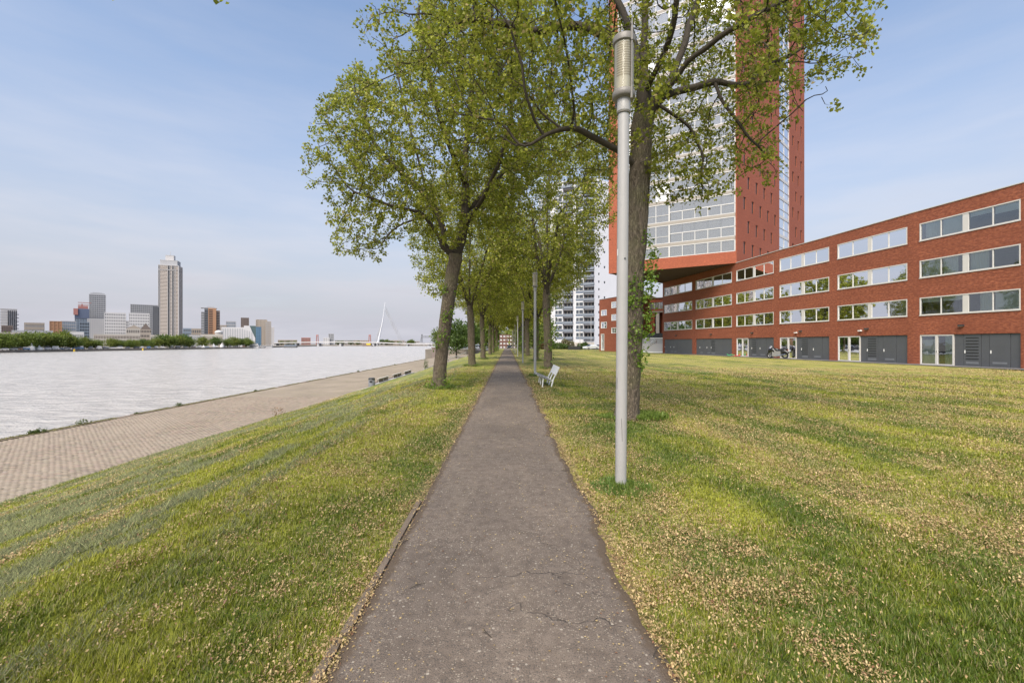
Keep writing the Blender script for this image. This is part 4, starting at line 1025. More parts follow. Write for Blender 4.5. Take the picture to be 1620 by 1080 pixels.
for side, lst in (('left', LEFT[1:]), ('right', RIGHT[1:])):
    for k, y in enumerate(lst): spots.append((side, k, y, ax(y) + (-2.3 if side == 'left' else 2.45)))
ords = ['second', 'third', 'fourth', 'fifth', 'sixth', 'seventh']
used = {id(v1): 0}
rr_ = random.Random(4); free = [v1, v2, v3]
for side, k, y, x in spots:
    pv_ = v3 if y > 65 else (v1 if (k + (side == 'right')) % 2 == 0 else v2)
    if pv_ in free: t_ = pv_; free.remove(pv_)
    else: t_ = copy_tree(pv_)
    t_.location = (x, y, 0); t_.rotation_euler.z = rr_.uniform(0, 6.28) if k else (R(200) if side == 'left' else R(20)); s_ = rr_.uniform(.94, 1.06); t_.scale = (s_, s_, s_ * (1.17 if side == 'right' and k == 0 else 1))
    t_['label'] = f'leafy avenue tree on the {side} of the path, {ords[k]} trunk from the camera'
# ivy-like shoots round the first right-hand trunks are part of v1/v2.
# tree whose branch tip hangs into the top left corner
rng = np.random.default_rng(13)
att = ell(rng, 700, (-4.2, 0.4, 9.6), (3.6, 4.0, 3.6)); att = att[att[:, 2] > 1.5 + .80 * np.clip(att[:, 1], 0, 99) + .3]
extra = np.concatenate([ell(rng, 26, (wx(300, 6.4), 6.4, wz(-18, 6.4)), (.36, .3, .22), 0), ell(rng, 8, (wx(322, 6.3), 6.3, wz(-16, 6.3)), (.12, .2, .14), 0), ell(rng, 8, (wx(196, 6.4), 6.4, wz(-20, 6.4)), (.15, .2, .14), 0)])
att = np.concatenate([att, extra]); att = att[(att[:, 1] < 5) | (att[:, 2] > 5.3)]
make_tree('tree overhead whose leafy twig tips hang into the upper left corner', [[(-2.6, .6, -.1), (-2.6, .6, 4.6)], [(-2.6, .6, 4.6), (-3.2, 1.5, 6.2), (-3.8, 3.4, 7.0), (wx(285, 6.2), 5.6, 6.9), (wx(298, 6.4), 6.35, wz(-24, 6.4))], [(-2.6, .6, 4.6), (-3.4, .2, 7), (-4, 0, 9)], [(-2.6, .6, 4.6), (-2, 0, 7), (-2, -.6, 9)]],
          att, .24, 15, 12000, .085, (-2.6, .6, 0), D=.2, group='trees lining the path', dk=.3, cluster=.13, di=1.5)

# ------------------------------------------------------------------ lamp posts
def lamp_post(loc, label, tilt=0):
    r = empty('lamp_post', loc, label=label, cat='lamp post', group='lamp posts along the path'); r.rotation_euler.y = tilt
    b = MB(); b.lathe([(.0585, -.2), (.0585, 3.90), (.057, 3.95)], 24); b.build('pole', M['lamp_grey'], r)
    b = MB(); b.lathe([(.050, 3.93), (.070, 3.93), (.0715, 3.94), (.0715, 4.12), (.06, 4.13)], 24); b.build('sleeve', M['lamp_grey'], r)
    b = MB(); b.lathe([(.0585, 3.915), (.0685, 3.915), (.0685, 3.932), (.0585, 3.932)], 24); b.build('ring', M['lamp_cap'], r)
    b = MB(); b.lathe([(.06, 4.06), (.105, 4.07), (.119, 4.085), (.119, 4.135), (.107, 4.15), (.06, 4.15)], 28); b.build('lower_cap', M['lamp_cap'], r)
    b = MB(); b.lathe([(.099, 4.14), (.099, 4.64)], 28)
    b.build('reflector', M['cream_shade'], r)
    b = MB()
    for k in range(14):
        z = 4.275 + k * .0255
        for a0, a1 in ((-152, -110), (-104, -62), (28, 70), (76, 118)):
            P = []
            for q in range(6):
                a = R(a0 + (a1 - a0) * q / 5); P += [(.1003 * math.cos(a), .1003 * math.sin(a), z), (.1003 * math.cos(a), .1003 * math.sin(a), z + .015)]
            b.add(P, [(2 * q, 2 * q + 2, 2 * q + 3, 2 * q + 1) for q in range(5)])
    b.build('louvre', [M['lamp_louvre'], M['cream_shade']], r)
    b = MB(); b.lathe([(.103, 4.14), (.103, 4.66)], 32); b.build('glass_cylinder', M['lamp_glass'], r)
    b = MB(); b.lathe([(.09, 4.64), (.118, 4.645), (.119, 4.655), (.119, 4.705), (.112, 4.72), (.03, 4.735), (.001, 4.736)], 28); b.build('upper_cap', M['lamp_cap'], r)
    for k, a in enumerate((-62, 118)):
        cx, cy = .118 * math.cos(R(a)), .118 * math.sin(R(a))
        b = MB(); b.tube([(cx, cy, 4.04), (cx, cy, 4.85 if k == 0 else 4.74)], .0085, 8); b.tube([(cx, cy, 4.03), (cx, cy, 4.15)], .014, 8); b.tube([(cx, cy, 4.63), (cx, cy, 4.77 if k == 0 else 4.74)], .014, 8); b.build('rod', M['lamp_cap'], r)
    if loc[1] < 6:
        b = MB(); b.lathe([(.0645, 1.83), (.065, 1.83), (.065, 1.90), (.0645, 1.90)], 24); 
        b2 = MB(); b2.add([(-.0595, -.010, 2.42), (-.0525, -.032, 2.42), (-.0525, -.032, 2.49), (-.0595, -.010, 2.49)], [(0, 1, 2, 3)]); b2.build('sticker', M['white_paint'], r)
        b3 = MB(); b3.tube([(.012, -.054, 2.385), (.012, -.063, 2.385)], .009, 10); b3.build('bolt', M['dark_metal'], r)
        b4 = MB(); b4.tube([(-.012, -.0575, .72), (-.006, -.0585, .60), (-.002, -.0587, .48)], .0016, 4); b4.tube([(-.053, -.026, 1.02), (-.053, -.026, 1.14)], .002, 4); b4.build('scratch', M['dark_metal'], r)
    return r
lp = [(wx(982, 4.8), 4.8)] + [(wx(846.5, 20.8), 20.8)] + [(ax(y) + 1.22, y) for y in (35.5, 53.5, 71.5, 89.5, 107.5)]
lamp_post((lp[0][0], lp[0][1], 0), 'nearest grey lamp post with a glass cylinder head in front of the thick trunk', R(.45))
L2 = lamp_post((lp[1][0], lp[1][1], 0), 'slim grey lamp post beside the white bench, second from the camera')
for k, (x, y) in enumerate(lp[2:]):
    c_ = copy_tree(L2); c_.location = (x, y, 0); c_['label'] = ['grey lamp post just beyond the one at the white bench', 'fourth grey lamp post along the right edge of the path', 'fifth grey lamp post, small between the tunnel of trees', 'sixth grey lamp post, tiny near the end of the path', 'farthest grey lamp post at the end of the path'][k]

# ------------------------------------------------------------------ bench right of the path, reclined
bn = empty('park_bench', (1.40, 15.6, 0), .0097, label='reclined park bench with white steel frames and dark slats under the trees', cat='bench')
for yy in (.05, .95, 1.75):
    b = MB(); b.tube([(-.52, yy, .42), (-.50, yy, .40), (-.04, yy, .21), (.0, yy, .22), (.23, yy, .68)], .024, 6); b.build('frame', M['white_paint'], bn)
    b = MB(); b.tube([(.03, yy, .30), (-.06, yy, -.05)], .026, 6); b.tube([(-.32, yy, .33), (-.36, yy, -.05)], .022, 6); b.build('leg', M['white_paint'], bn)
for k in range(5):
    t0 = k / 5; x0, z0 = -.50 + .44 * t0, .425 - .185 * t0; b = MB()
    b.add([(x0, 0, z0), (x0 + .078, 0, z0 - .032), (x0 + .078, 1.8, z0 - .032), (x0, 1.8, z0), (x0 - .01, 0, z0 - .03), (x0 + .068, 0, z0 - .062), (x0 + .068, 1.8, z0 - .062), (x0 - .01, 1.8, z0 - .03)], [(0, 1, 2, 3), (4, 7, 6, 5), (0, 4, 5, 1), (2, 6, 7, 3), (0, 3, 7, 4), (1, 5, 6, 2)]); b.build('seat_slat', M['bench_slat'], bn)
b = MB(); b.add([(.075, 0, .42), (.205, 0, .70), (.205, 1.8, .70), (.075, 1.8, .42), (.105, 0, .405), (.235, 0, .685), (.235, 1.8, .685), (.105, 1.8, .405)], [(0, 1, 2, 3), (4, 7, 6, 5), (0, 4, 5, 1), (2, 6, 7, 3), (0, 3, 7, 4), (1, 5, 6, 2)]); b.build('backrest', M['white_paint'], bn)
# litter bin and the three benches down on the promenade
bx_, by_ = wx(588, 39.9), 39.9
bi_ = empty('litter_bin', (bx_, by_, ZP), label='dark grey cylindrical litter bin standing on the brick promenade', cat='litter bin')
b = MB(); b.lathe([(.0, 0), (.26, .0), (.27, .03), (.27, .80), (.25, .82), (.25, .84)], 20); b.build('body', M['bin_grey'], bi_)
b = MB(); b.lathe([(.275, .83), (.285, .84), (.285, .93), (.24, .99), (.0, 1.0)], 20); b.build('lid', M['dark_metal'], bi_)
b = MB(); b.fbox(Frame((-.1, -.28), (.12, -.28)), 0, .22, -.012, .02, .60, .76); b.build('opening', M['grey_door_dark'], bi_)
bm = None
for k, (ya, yb, lb) in enumerate(((41.7, 45.3, 'promenade bench nearest the litter bin, wooden back towards the lawn'), (47.2, 50.8, 'middle one of the three promenade benches below the lawn'), (52.4, 56.0, 'farthest of the three promenade benches below the lawn'))):
    if bm is None:
        bm = empty('promenade_bench', (ax(ya) + EDGE - .75, ya, ZP), .0097, label=lb, cat='bench', group='benches on the promenade')
        for q in range(3):
            b = MB(); b.box(.46, .50, 0, 3.6, .42 + q * .10, .505 + q * .10); b.build('back_slat', M['bench_wood'], bm)
            b = MB(); b.box(.0 + q * .14, .13 + q * .14, 0, 3.6, .36, .40); b.build('seat_slat', M['bench_wood'], bm)
        for q in (.1, 1.8, 3.5):
            b = MB(); b.box(0, .5, q - .04, q + .04, 0, .355); b.box(.505, .545, q - .04, q + .04, .0, .74); b.build('leg', M['light_concrete'], bm)
        b = MB(); b.box(.44, .56, -.02, 3.62, .725, .76); b.build('top_rail', M['light_concrete'], bm)
    else:
        c_ = copy_tree(bm); c_.location = (ax(ya) + EDGE - .75, ya, ZP); c_['label'] = lb
lk = MB(); lk.fbox(Frame((ax(40.5) + EDGE - .16, 40.5), (ax(57) + EDGE - .16, 57)), 0, 16.5, -.14, .12, ZP - .1, ZE + .04)
tag(lk.build('low_wall', M['far_light']), 'low pale concrete wall behind the three promenade benches', 'wall')
# handrail of the steps further on
hr_ = MB(); f0 = (ax(62) + EDGE + .2, 62.0); f1 = (ax(88) + EDGE + 3.6, 88.0)
hb_ = empty('handrail', (f0[0], f0[1], ZE), label='thin metal handrail rising along the far edge of the lawn by the promenade', cat='handrail')
hr_.tube([(0, 0, .1), (f1[0] - f0[0], 26, 1.9)], .06, 6); hr_.build('rail', M['lamp_grey'], hb_)
for q in (0, .25, .5, .75, 1):
    b = MB(); b.tube([((f1[0] - f0[0]) * q, 26 * q, .1 + 1.8 * q), ((f1[0] - f0[0]) * q, 26 * q, -1.2 + 1.6 * q)], .05, 6); b.build('post', M['lamp_grey'], hb_)

# ------------------------------------------------------------------ motorcycle in front of the building
def ring(b, c, r0, r1, wd, n=18, m=0):
    """wheel in the local xz plane"""
    V = []; 
    for (r_, y_) in ((r0, -wd), (r1, -wd * .8), (r1, wd * .8), (r0, wd)):
        for k in range(n): w = 2 * math.pi * k / n; V.append((c[0] + r_ * math.cos(w), c[1] + y_, c[2] + r_ * math.sin(w)))
    F = []
    for i in range(4):
        for k in range(n): a_, b_ = i * n + k, i * n + (k + 1) % n; j = ((i + 1) % 4) * n; F.append((a_, b_, j + (k + 1) % n, j + k))
    b.add(V, F, m, True)
def motorcycle(loc, rz, label):
    r = empty('motorcycle', loc, rz, label=label, cat='motorcycle')
    for x in (-.72, .72):
        b = MB(); ring(b, (x, 0, .31), .20, .31, .07); w_ = b.build('wheel', M['black_rubber'], r)
        b = MB(); ring(b, (x, 0, .31), .16, .205, .03)
        for k in range(6): a = k * math.pi / 3; b.tube([(x, 0, .31), (x + .17 * math.cos(a), 0, .31 + .17 * math.sin(a))], .014, 5)
        b.build('rim', M['moto_silver'], w_)
    b = MB(); b.tube([(-.72, 0, .31), (-.55, 0, .62), (-.48, 0, .92)], .03, 6); b.tube([(-.72, .09, .31), (-.5, .09, .85)], .028, 6); b.tube([(-.72, -.09, .31), (-.5, -.09, .85)], .028, 6); b.build('fork', M['moto_silver'], r)
    b = MB(); b.tube([(-.62, 0, .72), (-.42, 0, .86), (-.05, 0, .86), (.12, 0, .74)], [.10, .17, .18, .12], 10); b.build('fuel_tank', M['moto_black'], r)
    b = MB(); b.tube([(-.86, 0, .62), (-.70, 0, .80), (-.42, 0, .85), (-.2, 0, .6)], [.10, .24, .26, .2], 10); b.tube([(-.74, 0, .88), (-.58, 0, 1.16), (-.52, 0, 1.2)], [.15, .13, .02], 8, m=1); b.build('fairing', [M['moto_black'], M['moto_silver']], r)
    b = MB(); b.tube([(-.42, -.36, 1.0), (-.48, 0, 1.02), (-.42, .36, 1.0)], .018, 6); b.tube([(-.45, -.3, 1.0), (-.5, -.36, 1.16)], [.01, .05], 6); b.tube([(-.45, .3, 1.0), (-.5, .36, 1.16)], [.01, .05], 6); b.build('handlebar', M['dark_metal'], r)
    b = MB(); b.tube([(.05, 0, .78), (.35, 0, .78), (.62, 0, .88), (.92, 0, .92)], [.14, .20, .19, .12], 10); b.build('seat', M['moto_black'], r)
    b = MB(); b.box(-.45, .35, -.2, .2, .2, .72); b.tube([(-.1, -.17, .3), (-.1, .17, .3)], .16, 10); b.build('engine', M['moto_silver'], r)
    b = MB(); b.tube([(-.3, -.16, .3), (.2, -.18, .28), (.85, -.2, .42)], [.035, .05, .06], 8); b.build('exhaust', M['chrome'], r)
    b = MB(); b.tube([(.35, 0, .72), (.72, 0, .69), (1.02, 0, .5)], [.18, .24, .14], 8); b.build('rear_mudguard', M['moto_black'], r)
    b = MB(); b.box(.96, 1.0, -.07, .07, .80, .87); b.build('tail_light', M['tail_red'], r)
    return r
def at_front(px, out=1.0):
    """point on the forecourt in front of the low building under photo column px"""
    best = None
    for i in range(7):
        F = Frame(PT[i], PT[i + 1]); u = np.linspace(0, F.L, 80); xs_ = F.p[0] + F.u[0] * u + F.n[0] * out; ys_ = F.p[1] + F.u[1] * u + F.n[1] * out
        e = np.abs(xs_ / ys_ * 720 + 810 - px); k = e.argmin()
        if best is None or e[k] < best[0]: best = (e[k], xs_[k], ys_[k], math.atan2(F.u[1], F.u[0]))
    return best[1:]
x, y, a = at_front(1230, 1.0); mc_ = motorcycle((x, y, -.17), a + R(30), 'black and silver motorcycle parked before the glazed door of the low building'); mc_.scale = (1.1, 1.1, 1.12)
# little toy things left on the forecourt
x, y, a = at_front(1158, .8); b = MB(); b.tube([(-.4, 0, .05), (0, .1, .2), (.4, 0, .06)], .06, 6); b.tube([(-.4, 0, .05), (-.5, .3, .25)], .05, 6)
o_ = tag(b.build('toy_scooter', M['green_plastic']), 'small green plastic toy lying on the paving left of the motorcycle', 'toy'); o_.location = (x, y, -.16)
x, y, a = at_front(1166, .8); b = MB(); b.tube([(-.5, 0, .04), (.5, .1, .08)], .06, 6); b.tube([(.3, .1, .05), (.45, .1, .35)], .04, 6)
o_ = tag(b.build('toy_hoop', M['red_plastic']), 'small red plastic toy lying beside the green one', 'toy'); o_.location = (x, y, -.16)

# ------------------------------------------------------------------ cars
def car(loc, rz, label, paint, van=False):
    r = empty('parked_car', loc, rz, label=label, cat='car', group='cars parked by the high rise')
    prof = [(-2.15, .35), (-2.2, .75), (-1.9, .92), (-1.05, 1.0), (-.45, 1.42), (.9, 1.46), (1.7, 1.05), (2.1, .95), (2.18, .4)]
    b = MB(); n = len(prof)
    for s_, t_ in ((-.88, -.72), (.88, .72)):
        pass
    V = []
    for (x, z) in prof: w_ = .88 if z < 1.1 else .68; V += [(x, -w_, z), (x, w_, z)]
    F = [(2 * i, 2 * i + 2, 2 * i + 3, 2 * i + 1) for i in range(n - 1)] + [tuple(2 * i for i in range(n))[::-1], tuple(2 * i + 1 for i in range(n)), (0, 1, 2 * n - 1, 2 * n - 2)]
    b.add(V, F); b.build('body', paint, r)
    for s_ in (-1, 1):
        b = MB(); b.add([(-.95, s_ * .84, 1.03), (-.42, s_ * .70, 1.38), (.2, s_ * .70, 1.40), (.2, s_ * .84, 1.03)], [(0, 1, 2, 3)]); b.add([(.28, s_ * .84, 1.03), (.28, s_ * .70, 1.40), (.85, s_ * .70, 1.40), (1.45, s_ * .84, 1.06)], [(0, 1, 2, 3)]); b.build('side_window', M['car_glass'], r)
    b = MB(); b.add([(-1.02, -.74, 1.03), (-1.02, .74, 1.03), (-.49, .62, 1.41), (-.49, -.62, 1.41)], [(0, 1, 2, 3)]); b.build('windscreen', M['car_glass'], r).location = (-.02, 0, .012)
    for x in (-1.35, 1.3):
        for s_ in (-1, 1):
            b = MB(); ring(b, (x, s_ * .82, .32), .18, .32, .1, 14); b.box(x - .1, x + .1, s_ * .86 - .02, s_ * .86 + .02, .22, .42, 1); b.build('wheel', [M['black_rubber'], M['moto_silver']], r)
    for s_ in (-1, 1):
        b = MB(); b.box(-2.22, -2.17, s_ * .68 - .14, s_ * .68 + .14, .62, .76); b.build('headlight', M['white_paint'], r)
    return r
car((wx(935, 125), 125, -.28), R(25), 'pale blue and white car parked left of the small brick block', M['car_white'])
car((wx(949, 131), 131, -.28), R(30), 'silver car half hidden behind the corner of the brick block', M['far_grey'])
car((wx(931, 140), 140, -.28), R(15), 'dark blue car behind the pale car near the high rise', M['car_blue'])
# black bin enclosure, hedge, thin post
be = empty('bin_enclosure', (wx(909, 118), 118, -.3), label='black slatted bin enclosure on the lawn edge before the high rise', cat='enclosure')
b = MB(); b.box(-1.5, 1.5, -.05, 0, .1, 1.0)
for k in range(12): b.box(-1.5 + k * .25, -1.5 + k * .25 + .18, -.09, -.05, .05, 1.15)
b.box(-1.55, -1.5, -.1, 1.5, 0, 1.2); b.box(1.5, 1.55, -.1, 1.5, 0, 1.2); b.build('slats', M['dark_metal'], be)
b = MB(); b.tube([(0, 0, 0), (0, 0, 7.2)], .07, 6); o_ = tag(b.build('street_pole', M['lamp_grey']), 'thin pale pole standing before the white high rise', 'pole'); o_.location = (wx(917.5, 120), 120, -.3)
b = MB(); b.tube([(0, 0, 0), (0, 0, 10.5)], .08, 6); b.tube([(0, 0, 10.5), (.9, 0, 10.7)], .06, 5); o_ = tag(b.build('street_pole', M['far_light']), 'tall thin street light before the balconies of the high rise', 'pole'); o_.location = (wx(935, 150), 150, -.3)

# ------------------------------------------------------------------ bushes, small plants
def shrub(name, label, cat, loc, rad, n, size, cols, seed, group=None):
    rng = np.random.default_rng(seed); P = rng.normal(0, 1, (n, 3)); P /= np.linalg.norm(P, axis=1)[:, None]; P *= (rng.uniform(.3, 1, (n, 1)) ** .5) * (1 + .25 * np.sin(P[:, :1] * 5 + seed)) * np.array(rad); P[:, 2] += rad[2] * .9
    V, F, C = leaves(P, size, rng, cols, spread=size * .3); r = empty(name, loc, label=label, cat=cat, group=group)
    fo = link('foliage', np_mesh('foliage', V, F, C), M['leaf'], r); fo['kind'] = 'stuff'
    b = MB()
    for k in range(5): a = k * 1.26 + seed; b.tube([(0, 0, -.02), (rad[0] * .35 * math.cos(a), rad[1] * .35 * math.sin(a), rad[2] * .9)], [rad[2] * .03, rad[2] * .012], 4)
    b.build('stems', M['branch_bark'], r); return r
DG = ((.045, .085, .018), (.10, .15, .035))
for k, (px, Y, rx, rz_, c) in enumerate(((868, 128, 3.2, 1.5, DG), (884, 126, 2.6, 1.0, DG), (896, 130, 2, 1.6, ((.16, .12, .07), (.2, .2, .09))), (858, 150, 4, 2.2, LG), (845, 165, 4, 3, DG), (923, 135, 1.6, 1.1, DG), (862, 118, 1.8, 1.0, ((.12, .04, .03), (.10, .11, .04))))):
    shrub('bush', ['dark green bush right of the second right-hand trunk', 'low dark hedge bush before the high rise plinth', 'sparse brownish shrub before the high rise', 'light green bush behind the right row of trees', 'large dark bush at the far end of the right row', 'small dark bush near the bin enclosure', 'low reddish bush beside the right-hand trunks'][k], 'bush', (wx(px, Y), Y, -.3), (rx, rx * .8, rz_), 1400, .35, c, 20 + k)
for k, (px, py, s_) in enumerate(((46, 686, .34), (68, 684, .42), (131, 671, .55), (292, 642, .36), (430, 619, .22), (572, 588, .45), (627, 577, .3), (240, 655, .18))):
    Y = 720 * 4.0 / (py - 543); 
    shrub('weed_clump', ['small weed tuft at the quay edge, leftmost in view', 'dark weed clump at the quay edge beside the leftmost tuft', 'long low weed clump on the quay edge', 'weed tuft on the quay edge a third along', 'tiny weed on the quay edge near the middle', 'bushy weed on the quay edge left of the bin', 'small weed on the quay edge beyond the bushy one', 'tiny tuft between the long clump and the next weed'][k], 'weed', (ax(Y) + QX + .15, Y, ZP + .02), (s_ * .42, s_ * .7, s_ * .22), 130, .07 if s_ > .2 else .05, ((.05, .085, .02), (.13, .15, .05)), 40 + k, 'weeds along the quay edge')
shrub('weed_clump', 'thin reddish weed at the foot of the lawn on the promenade', 'weed', (ax(23.5) + EDGE - .2, 23.5, ZP), (.25, .35, .4), 160, .06, ((.22, .10, .06), (.25, .17, .09)), 60)
shrub('weed_clump', 'upright green weed at the lawn edge beyond the three benches', 'weed', (ax(66) + EDGE - .2, 66, ZP), (.3, .3, .9), 200, .14, DG, 61)
# moss and grass along the quay edge
rng = np.random.default_rng(8); n = 26000; yq = 12 + 110 * rng.uniform(0, 1, n) ** 1.7; xq = ax(yq) + QX + .05 + np.abs(rng.normal(0, .16, n)); keep = fbm(yq * .6, yq * 0, 3, 2) > .38
xq, yq = xq[keep], yq[keep]; P = np.stack([xq, yq, np.full(len(xq), ZP + .005)], 1)
V, F, C = leaves(P, .07, rng, ((.12, .13, .03), (.27, .24, .09)), spread=.01, out=np.array([0, 0, 1.6]), aspect=.12); o_ = link('quay_grass', np_mesh('quay_grass', V, F, C), M['grass_blade']); o_['kind'] = 'stuff'

# ------------------------------------------------------------------ far side: quayside at the end of the promenade
cw_ = MB(); F = Frame((-32, 168), (-2, 166)); cw_.fbox(F, 0, 30, 0, .8, -5, -.75); cw_.fbox(F, -.1, 30, -.12, .9, -.75, -.55, 1)
tag(cw_.build('harbour_wall', [M['quay_stone'], M['concrete']]), 'brown quay wall crossing at the far end of the promenade', 'wall')
b = MB(); b.box(-.9, .9, -.9, .9, -5.2, -.3); b.box(-1.1, 1.1, -1.1, 1.1, -.3, .1); o_ = tag(b.build('mooring_dolphin', M['far_brown']), 'brown timber mooring block at the corner of the far quay', 'mooring'); o_.location = (wx(688, 166), 166, 0)
g4 = MB(); g4.quad((-32, 168.5, -.6), (0, 167, -.6), (0, 420, -.6), (-60, 420, -.6)); g4.build('far_quay', M['street_asphalt'], kind='structure')
def qhouse(label, px0, px1, ytop, Y, mw, rows, cols_, mg='far_glass', bandm=None, dep=12):
    x0, x1 = wx(px0, Y), wx(px1, Y); zt = wz(ytop, Y); r = empty('quay_building', ((x0 + x1) / 2, Y, -.6), label=label, cat='building', group='buildings beyond the end of the promenade')
    w = x1 - x0; F = Frame((-w / 2, 0), (w / 2, 0)); H = zt + .6; fh = H / rows; cw2 = w / cols_
    holes = [(c * cw2 + cw2 * .18, (c + 1) * cw2 - cw2 * .18, q * fh + fh * .28, q * fh + fh * .82) for q in range(rows) for c in range(cols_)]
    b = MB(); b.wall(F, 0, w, 0, H, holes, .3); b.box(-w / 2, w / 2, .35, dep, 0, H - .05); b.build('wall', mw, r)
    for h in holes: b = MB(); b.fbox(F, h[0], h[1], .15, .2, h[2], h[3]); b.build('window', M[mg], r)
    if bandm:
        b = MB()
        for q in range(rows + 1): b.fbox(F, -.2, w + .2, -.9, -.02, q * fh - .15, q * fh + .15)
        b.build('balcony_band', bandm, r)
    return r
qhouse('white low building with blue balconies beyond the left trees', 701, 728, 534, 205, M['far_white'], 3, 5, bandm=M['far_light'])
qhouse('white low building with grey windows between the second and third left trunks', 728.5, 762, 536, 212, M['far_white'], 3, 6, bandm=M['far_bluegrey'])
qhouse('red brick flats with white windows closing the end of the path', 790, 816, 529, 172, M['brown_brick'], 4, 5, 'far_white')
qhouse('brown brick building half hidden behind the right row of trees', 822, 846, 519, 176, M['tan_render'], 4, 4)
car((wx(806, 165), 165, -.55), R(90), 'dark car parked at the very end of the path', M['car_glass'])

# ------------------------------------------------------------------ far trees: own objects, shared crown
def small_tree(seed, n=2600, size=.75, cols=DG, rad=(5, 5, 4.3), zc=6.0):
    rng = np.random.default_rng(seed); cl = ell(rng, 34, (0, 0, zc), rad, .2); P = np.repeat(cl, n // 34, 0) + rng.normal(0, 1, (34 * (n // 34), 3)) * np.array([1.25, 1.25, .95])
    V, F, C = leaves(P, size, rng, cols, spread=.1, aspect=.45)
    sh = np.repeat(np.repeat(rng.uniform(.75, 1.25, 34), n // 34), 4)[:, None]; C = C * sh
    b = MB(); b.tube([(0, 0, -.5), (0, 0, zc)], [.4, .2], 6)
    for k in range(4): a = k * 1.6; b.tube([(0, 0, zc * .4), (2.4 * math.cos(a), 2.4 * math.sin(a), zc)], [.18, .06], 4)
    r = empty('riverside_tree', (0, 0, 0)); tag(r, 'x', 'tree', 'trees on the far river bank')
    b.build('trunk', M['branch_bark'], r); fo = link('foliage', np_mesh('foliage', V, F, C), M['leaf'], r); fo['kind'] = 'stuff'; return r
G1 = ((.08, .12, .02), (.18, .22, .05)); G2 = ((.10, .14, .02), (.23, .25, .055))
t1, t2, t3 = small_tree(1, cols=G1), small_tree(2, cols=G2), small_tree(3, cols=DG)
FT = [(4, 526, 't'), (19, 530, 't'), (33, 529, 't'), (46, 525, 't'), (60, 526, 't'), (74, 528, 't'), (87, 527, 't'), (99, 524, 't'), (110, 530, 't'), (122, 536, 't'), (133, 533, 't'), (143, 538, 't'), (153, 537, 't'), (178, 535, 't'), (190, 538, 't'), (203, 537, 't'), (214, 538, 't'), (225, 536, 't'), (236, 538, 't'),
      (247, 535, 't'), (257, 529, 't'), (268, 530, 't'), (279, 530, 't'), (291, 529, 't'), (300, 534, 't'), (320, 533, 't'), (342, 533, 't'), (360, 536, 't'), (369, 533, 't'), (379, 535, 't'), (389, 534, 't'), (396, 538, 't')]
fr3 = [t1, t2, t3]; ORD = 'first second third fourth fifth sixth seventh eighth ninth tenth eleventh twelfth thirteenth fourteenth fifteenth sixteenth seventeenth eighteenth nineteenth twentieth twenty-first twenty-second twenty-third twenty-fourth twenty-fifth twenty-sixth twenty-seventh twenty-eighth twenty-ninth thirtieth thirty-first thirty-second'.split()
for k, (px, yt, _) in enumerate(FT):
    Y = 288 + (px / 400) * 270 + (6 if k % 2 else 0); src = (t1, t2, t3)[k % 3]
    if src in fr3: c_ = src; fr3.remove(src)
    else: c_ = copy_tree(src)
    X = -331 - (k % 3) * 3; Y = -X * 720 / (810 - px)
    h = wz(yt, Y) + 3; s_ = h / 10.6; w_ = s_ * 1.05
    c_.location = (X, Y, -3); c_.scale = (w_, w_, s_); c_.rotation_euler.z = k * 1.7
    nb_ = 'below the ' + ('white striped tower' if px < 30 else 'grey office block' if px < 75 else 'orange brick block' if px < 105 else 'blue wrapped tower' if px < 140 else 'round topped grey tower' if px < 170 else 'white grid block' if px < 200 else 'stepped white block' if px < 240 else 'tallest tower' if px < 305 else 'orange tower' if px < 350 else 'white ribbed building')
    c_['label'] = f'{["mid green","light green","dark green"][k % 3]} riverside tree {nb_}, {ORD[k]} from the left'
b = t1
dt = copy_tree(t3); dt.location = (wx(722, 125), 125, -2.2); dt.scale = (.62, .62, .95); dt['label'] = 'dark green tree standing at the quay beyond the leaning tree'; dt['group'] = 'trees at the far quay'
dt = copy_tree(t3); dt.location = (wx(742, 160), 160, -.6); dt.scale = (.8, .8, .9); dt['label'] = 'dark green tree behind the second left trunk at the far quay'; dt['group'] = 'trees at the far quay'
for k, (px, Y, s_) in enumerate(((700, 170, .8), (760, 175, 1.0), (775, 185, 1.0), (833, 150, 1.0), (852, 165, 1.1), (820, 180, 1.0))):
    dt = copy_tree((t1, t2)[k % 2]); dt.location = (wx(px, Y), Y, -.5); dt.scale = (s_, s_, s_); dt['group'] = 'trees beyond the avenue'; dt['label'] = ['small tree on the far quay next to the river', 'green tree beyond the third left trunk', 'green tree near the end of the left row', 'green tree beyond the lamp posts', 'green tree before the left part of the high rise', 'green tree right of the path end'][k]

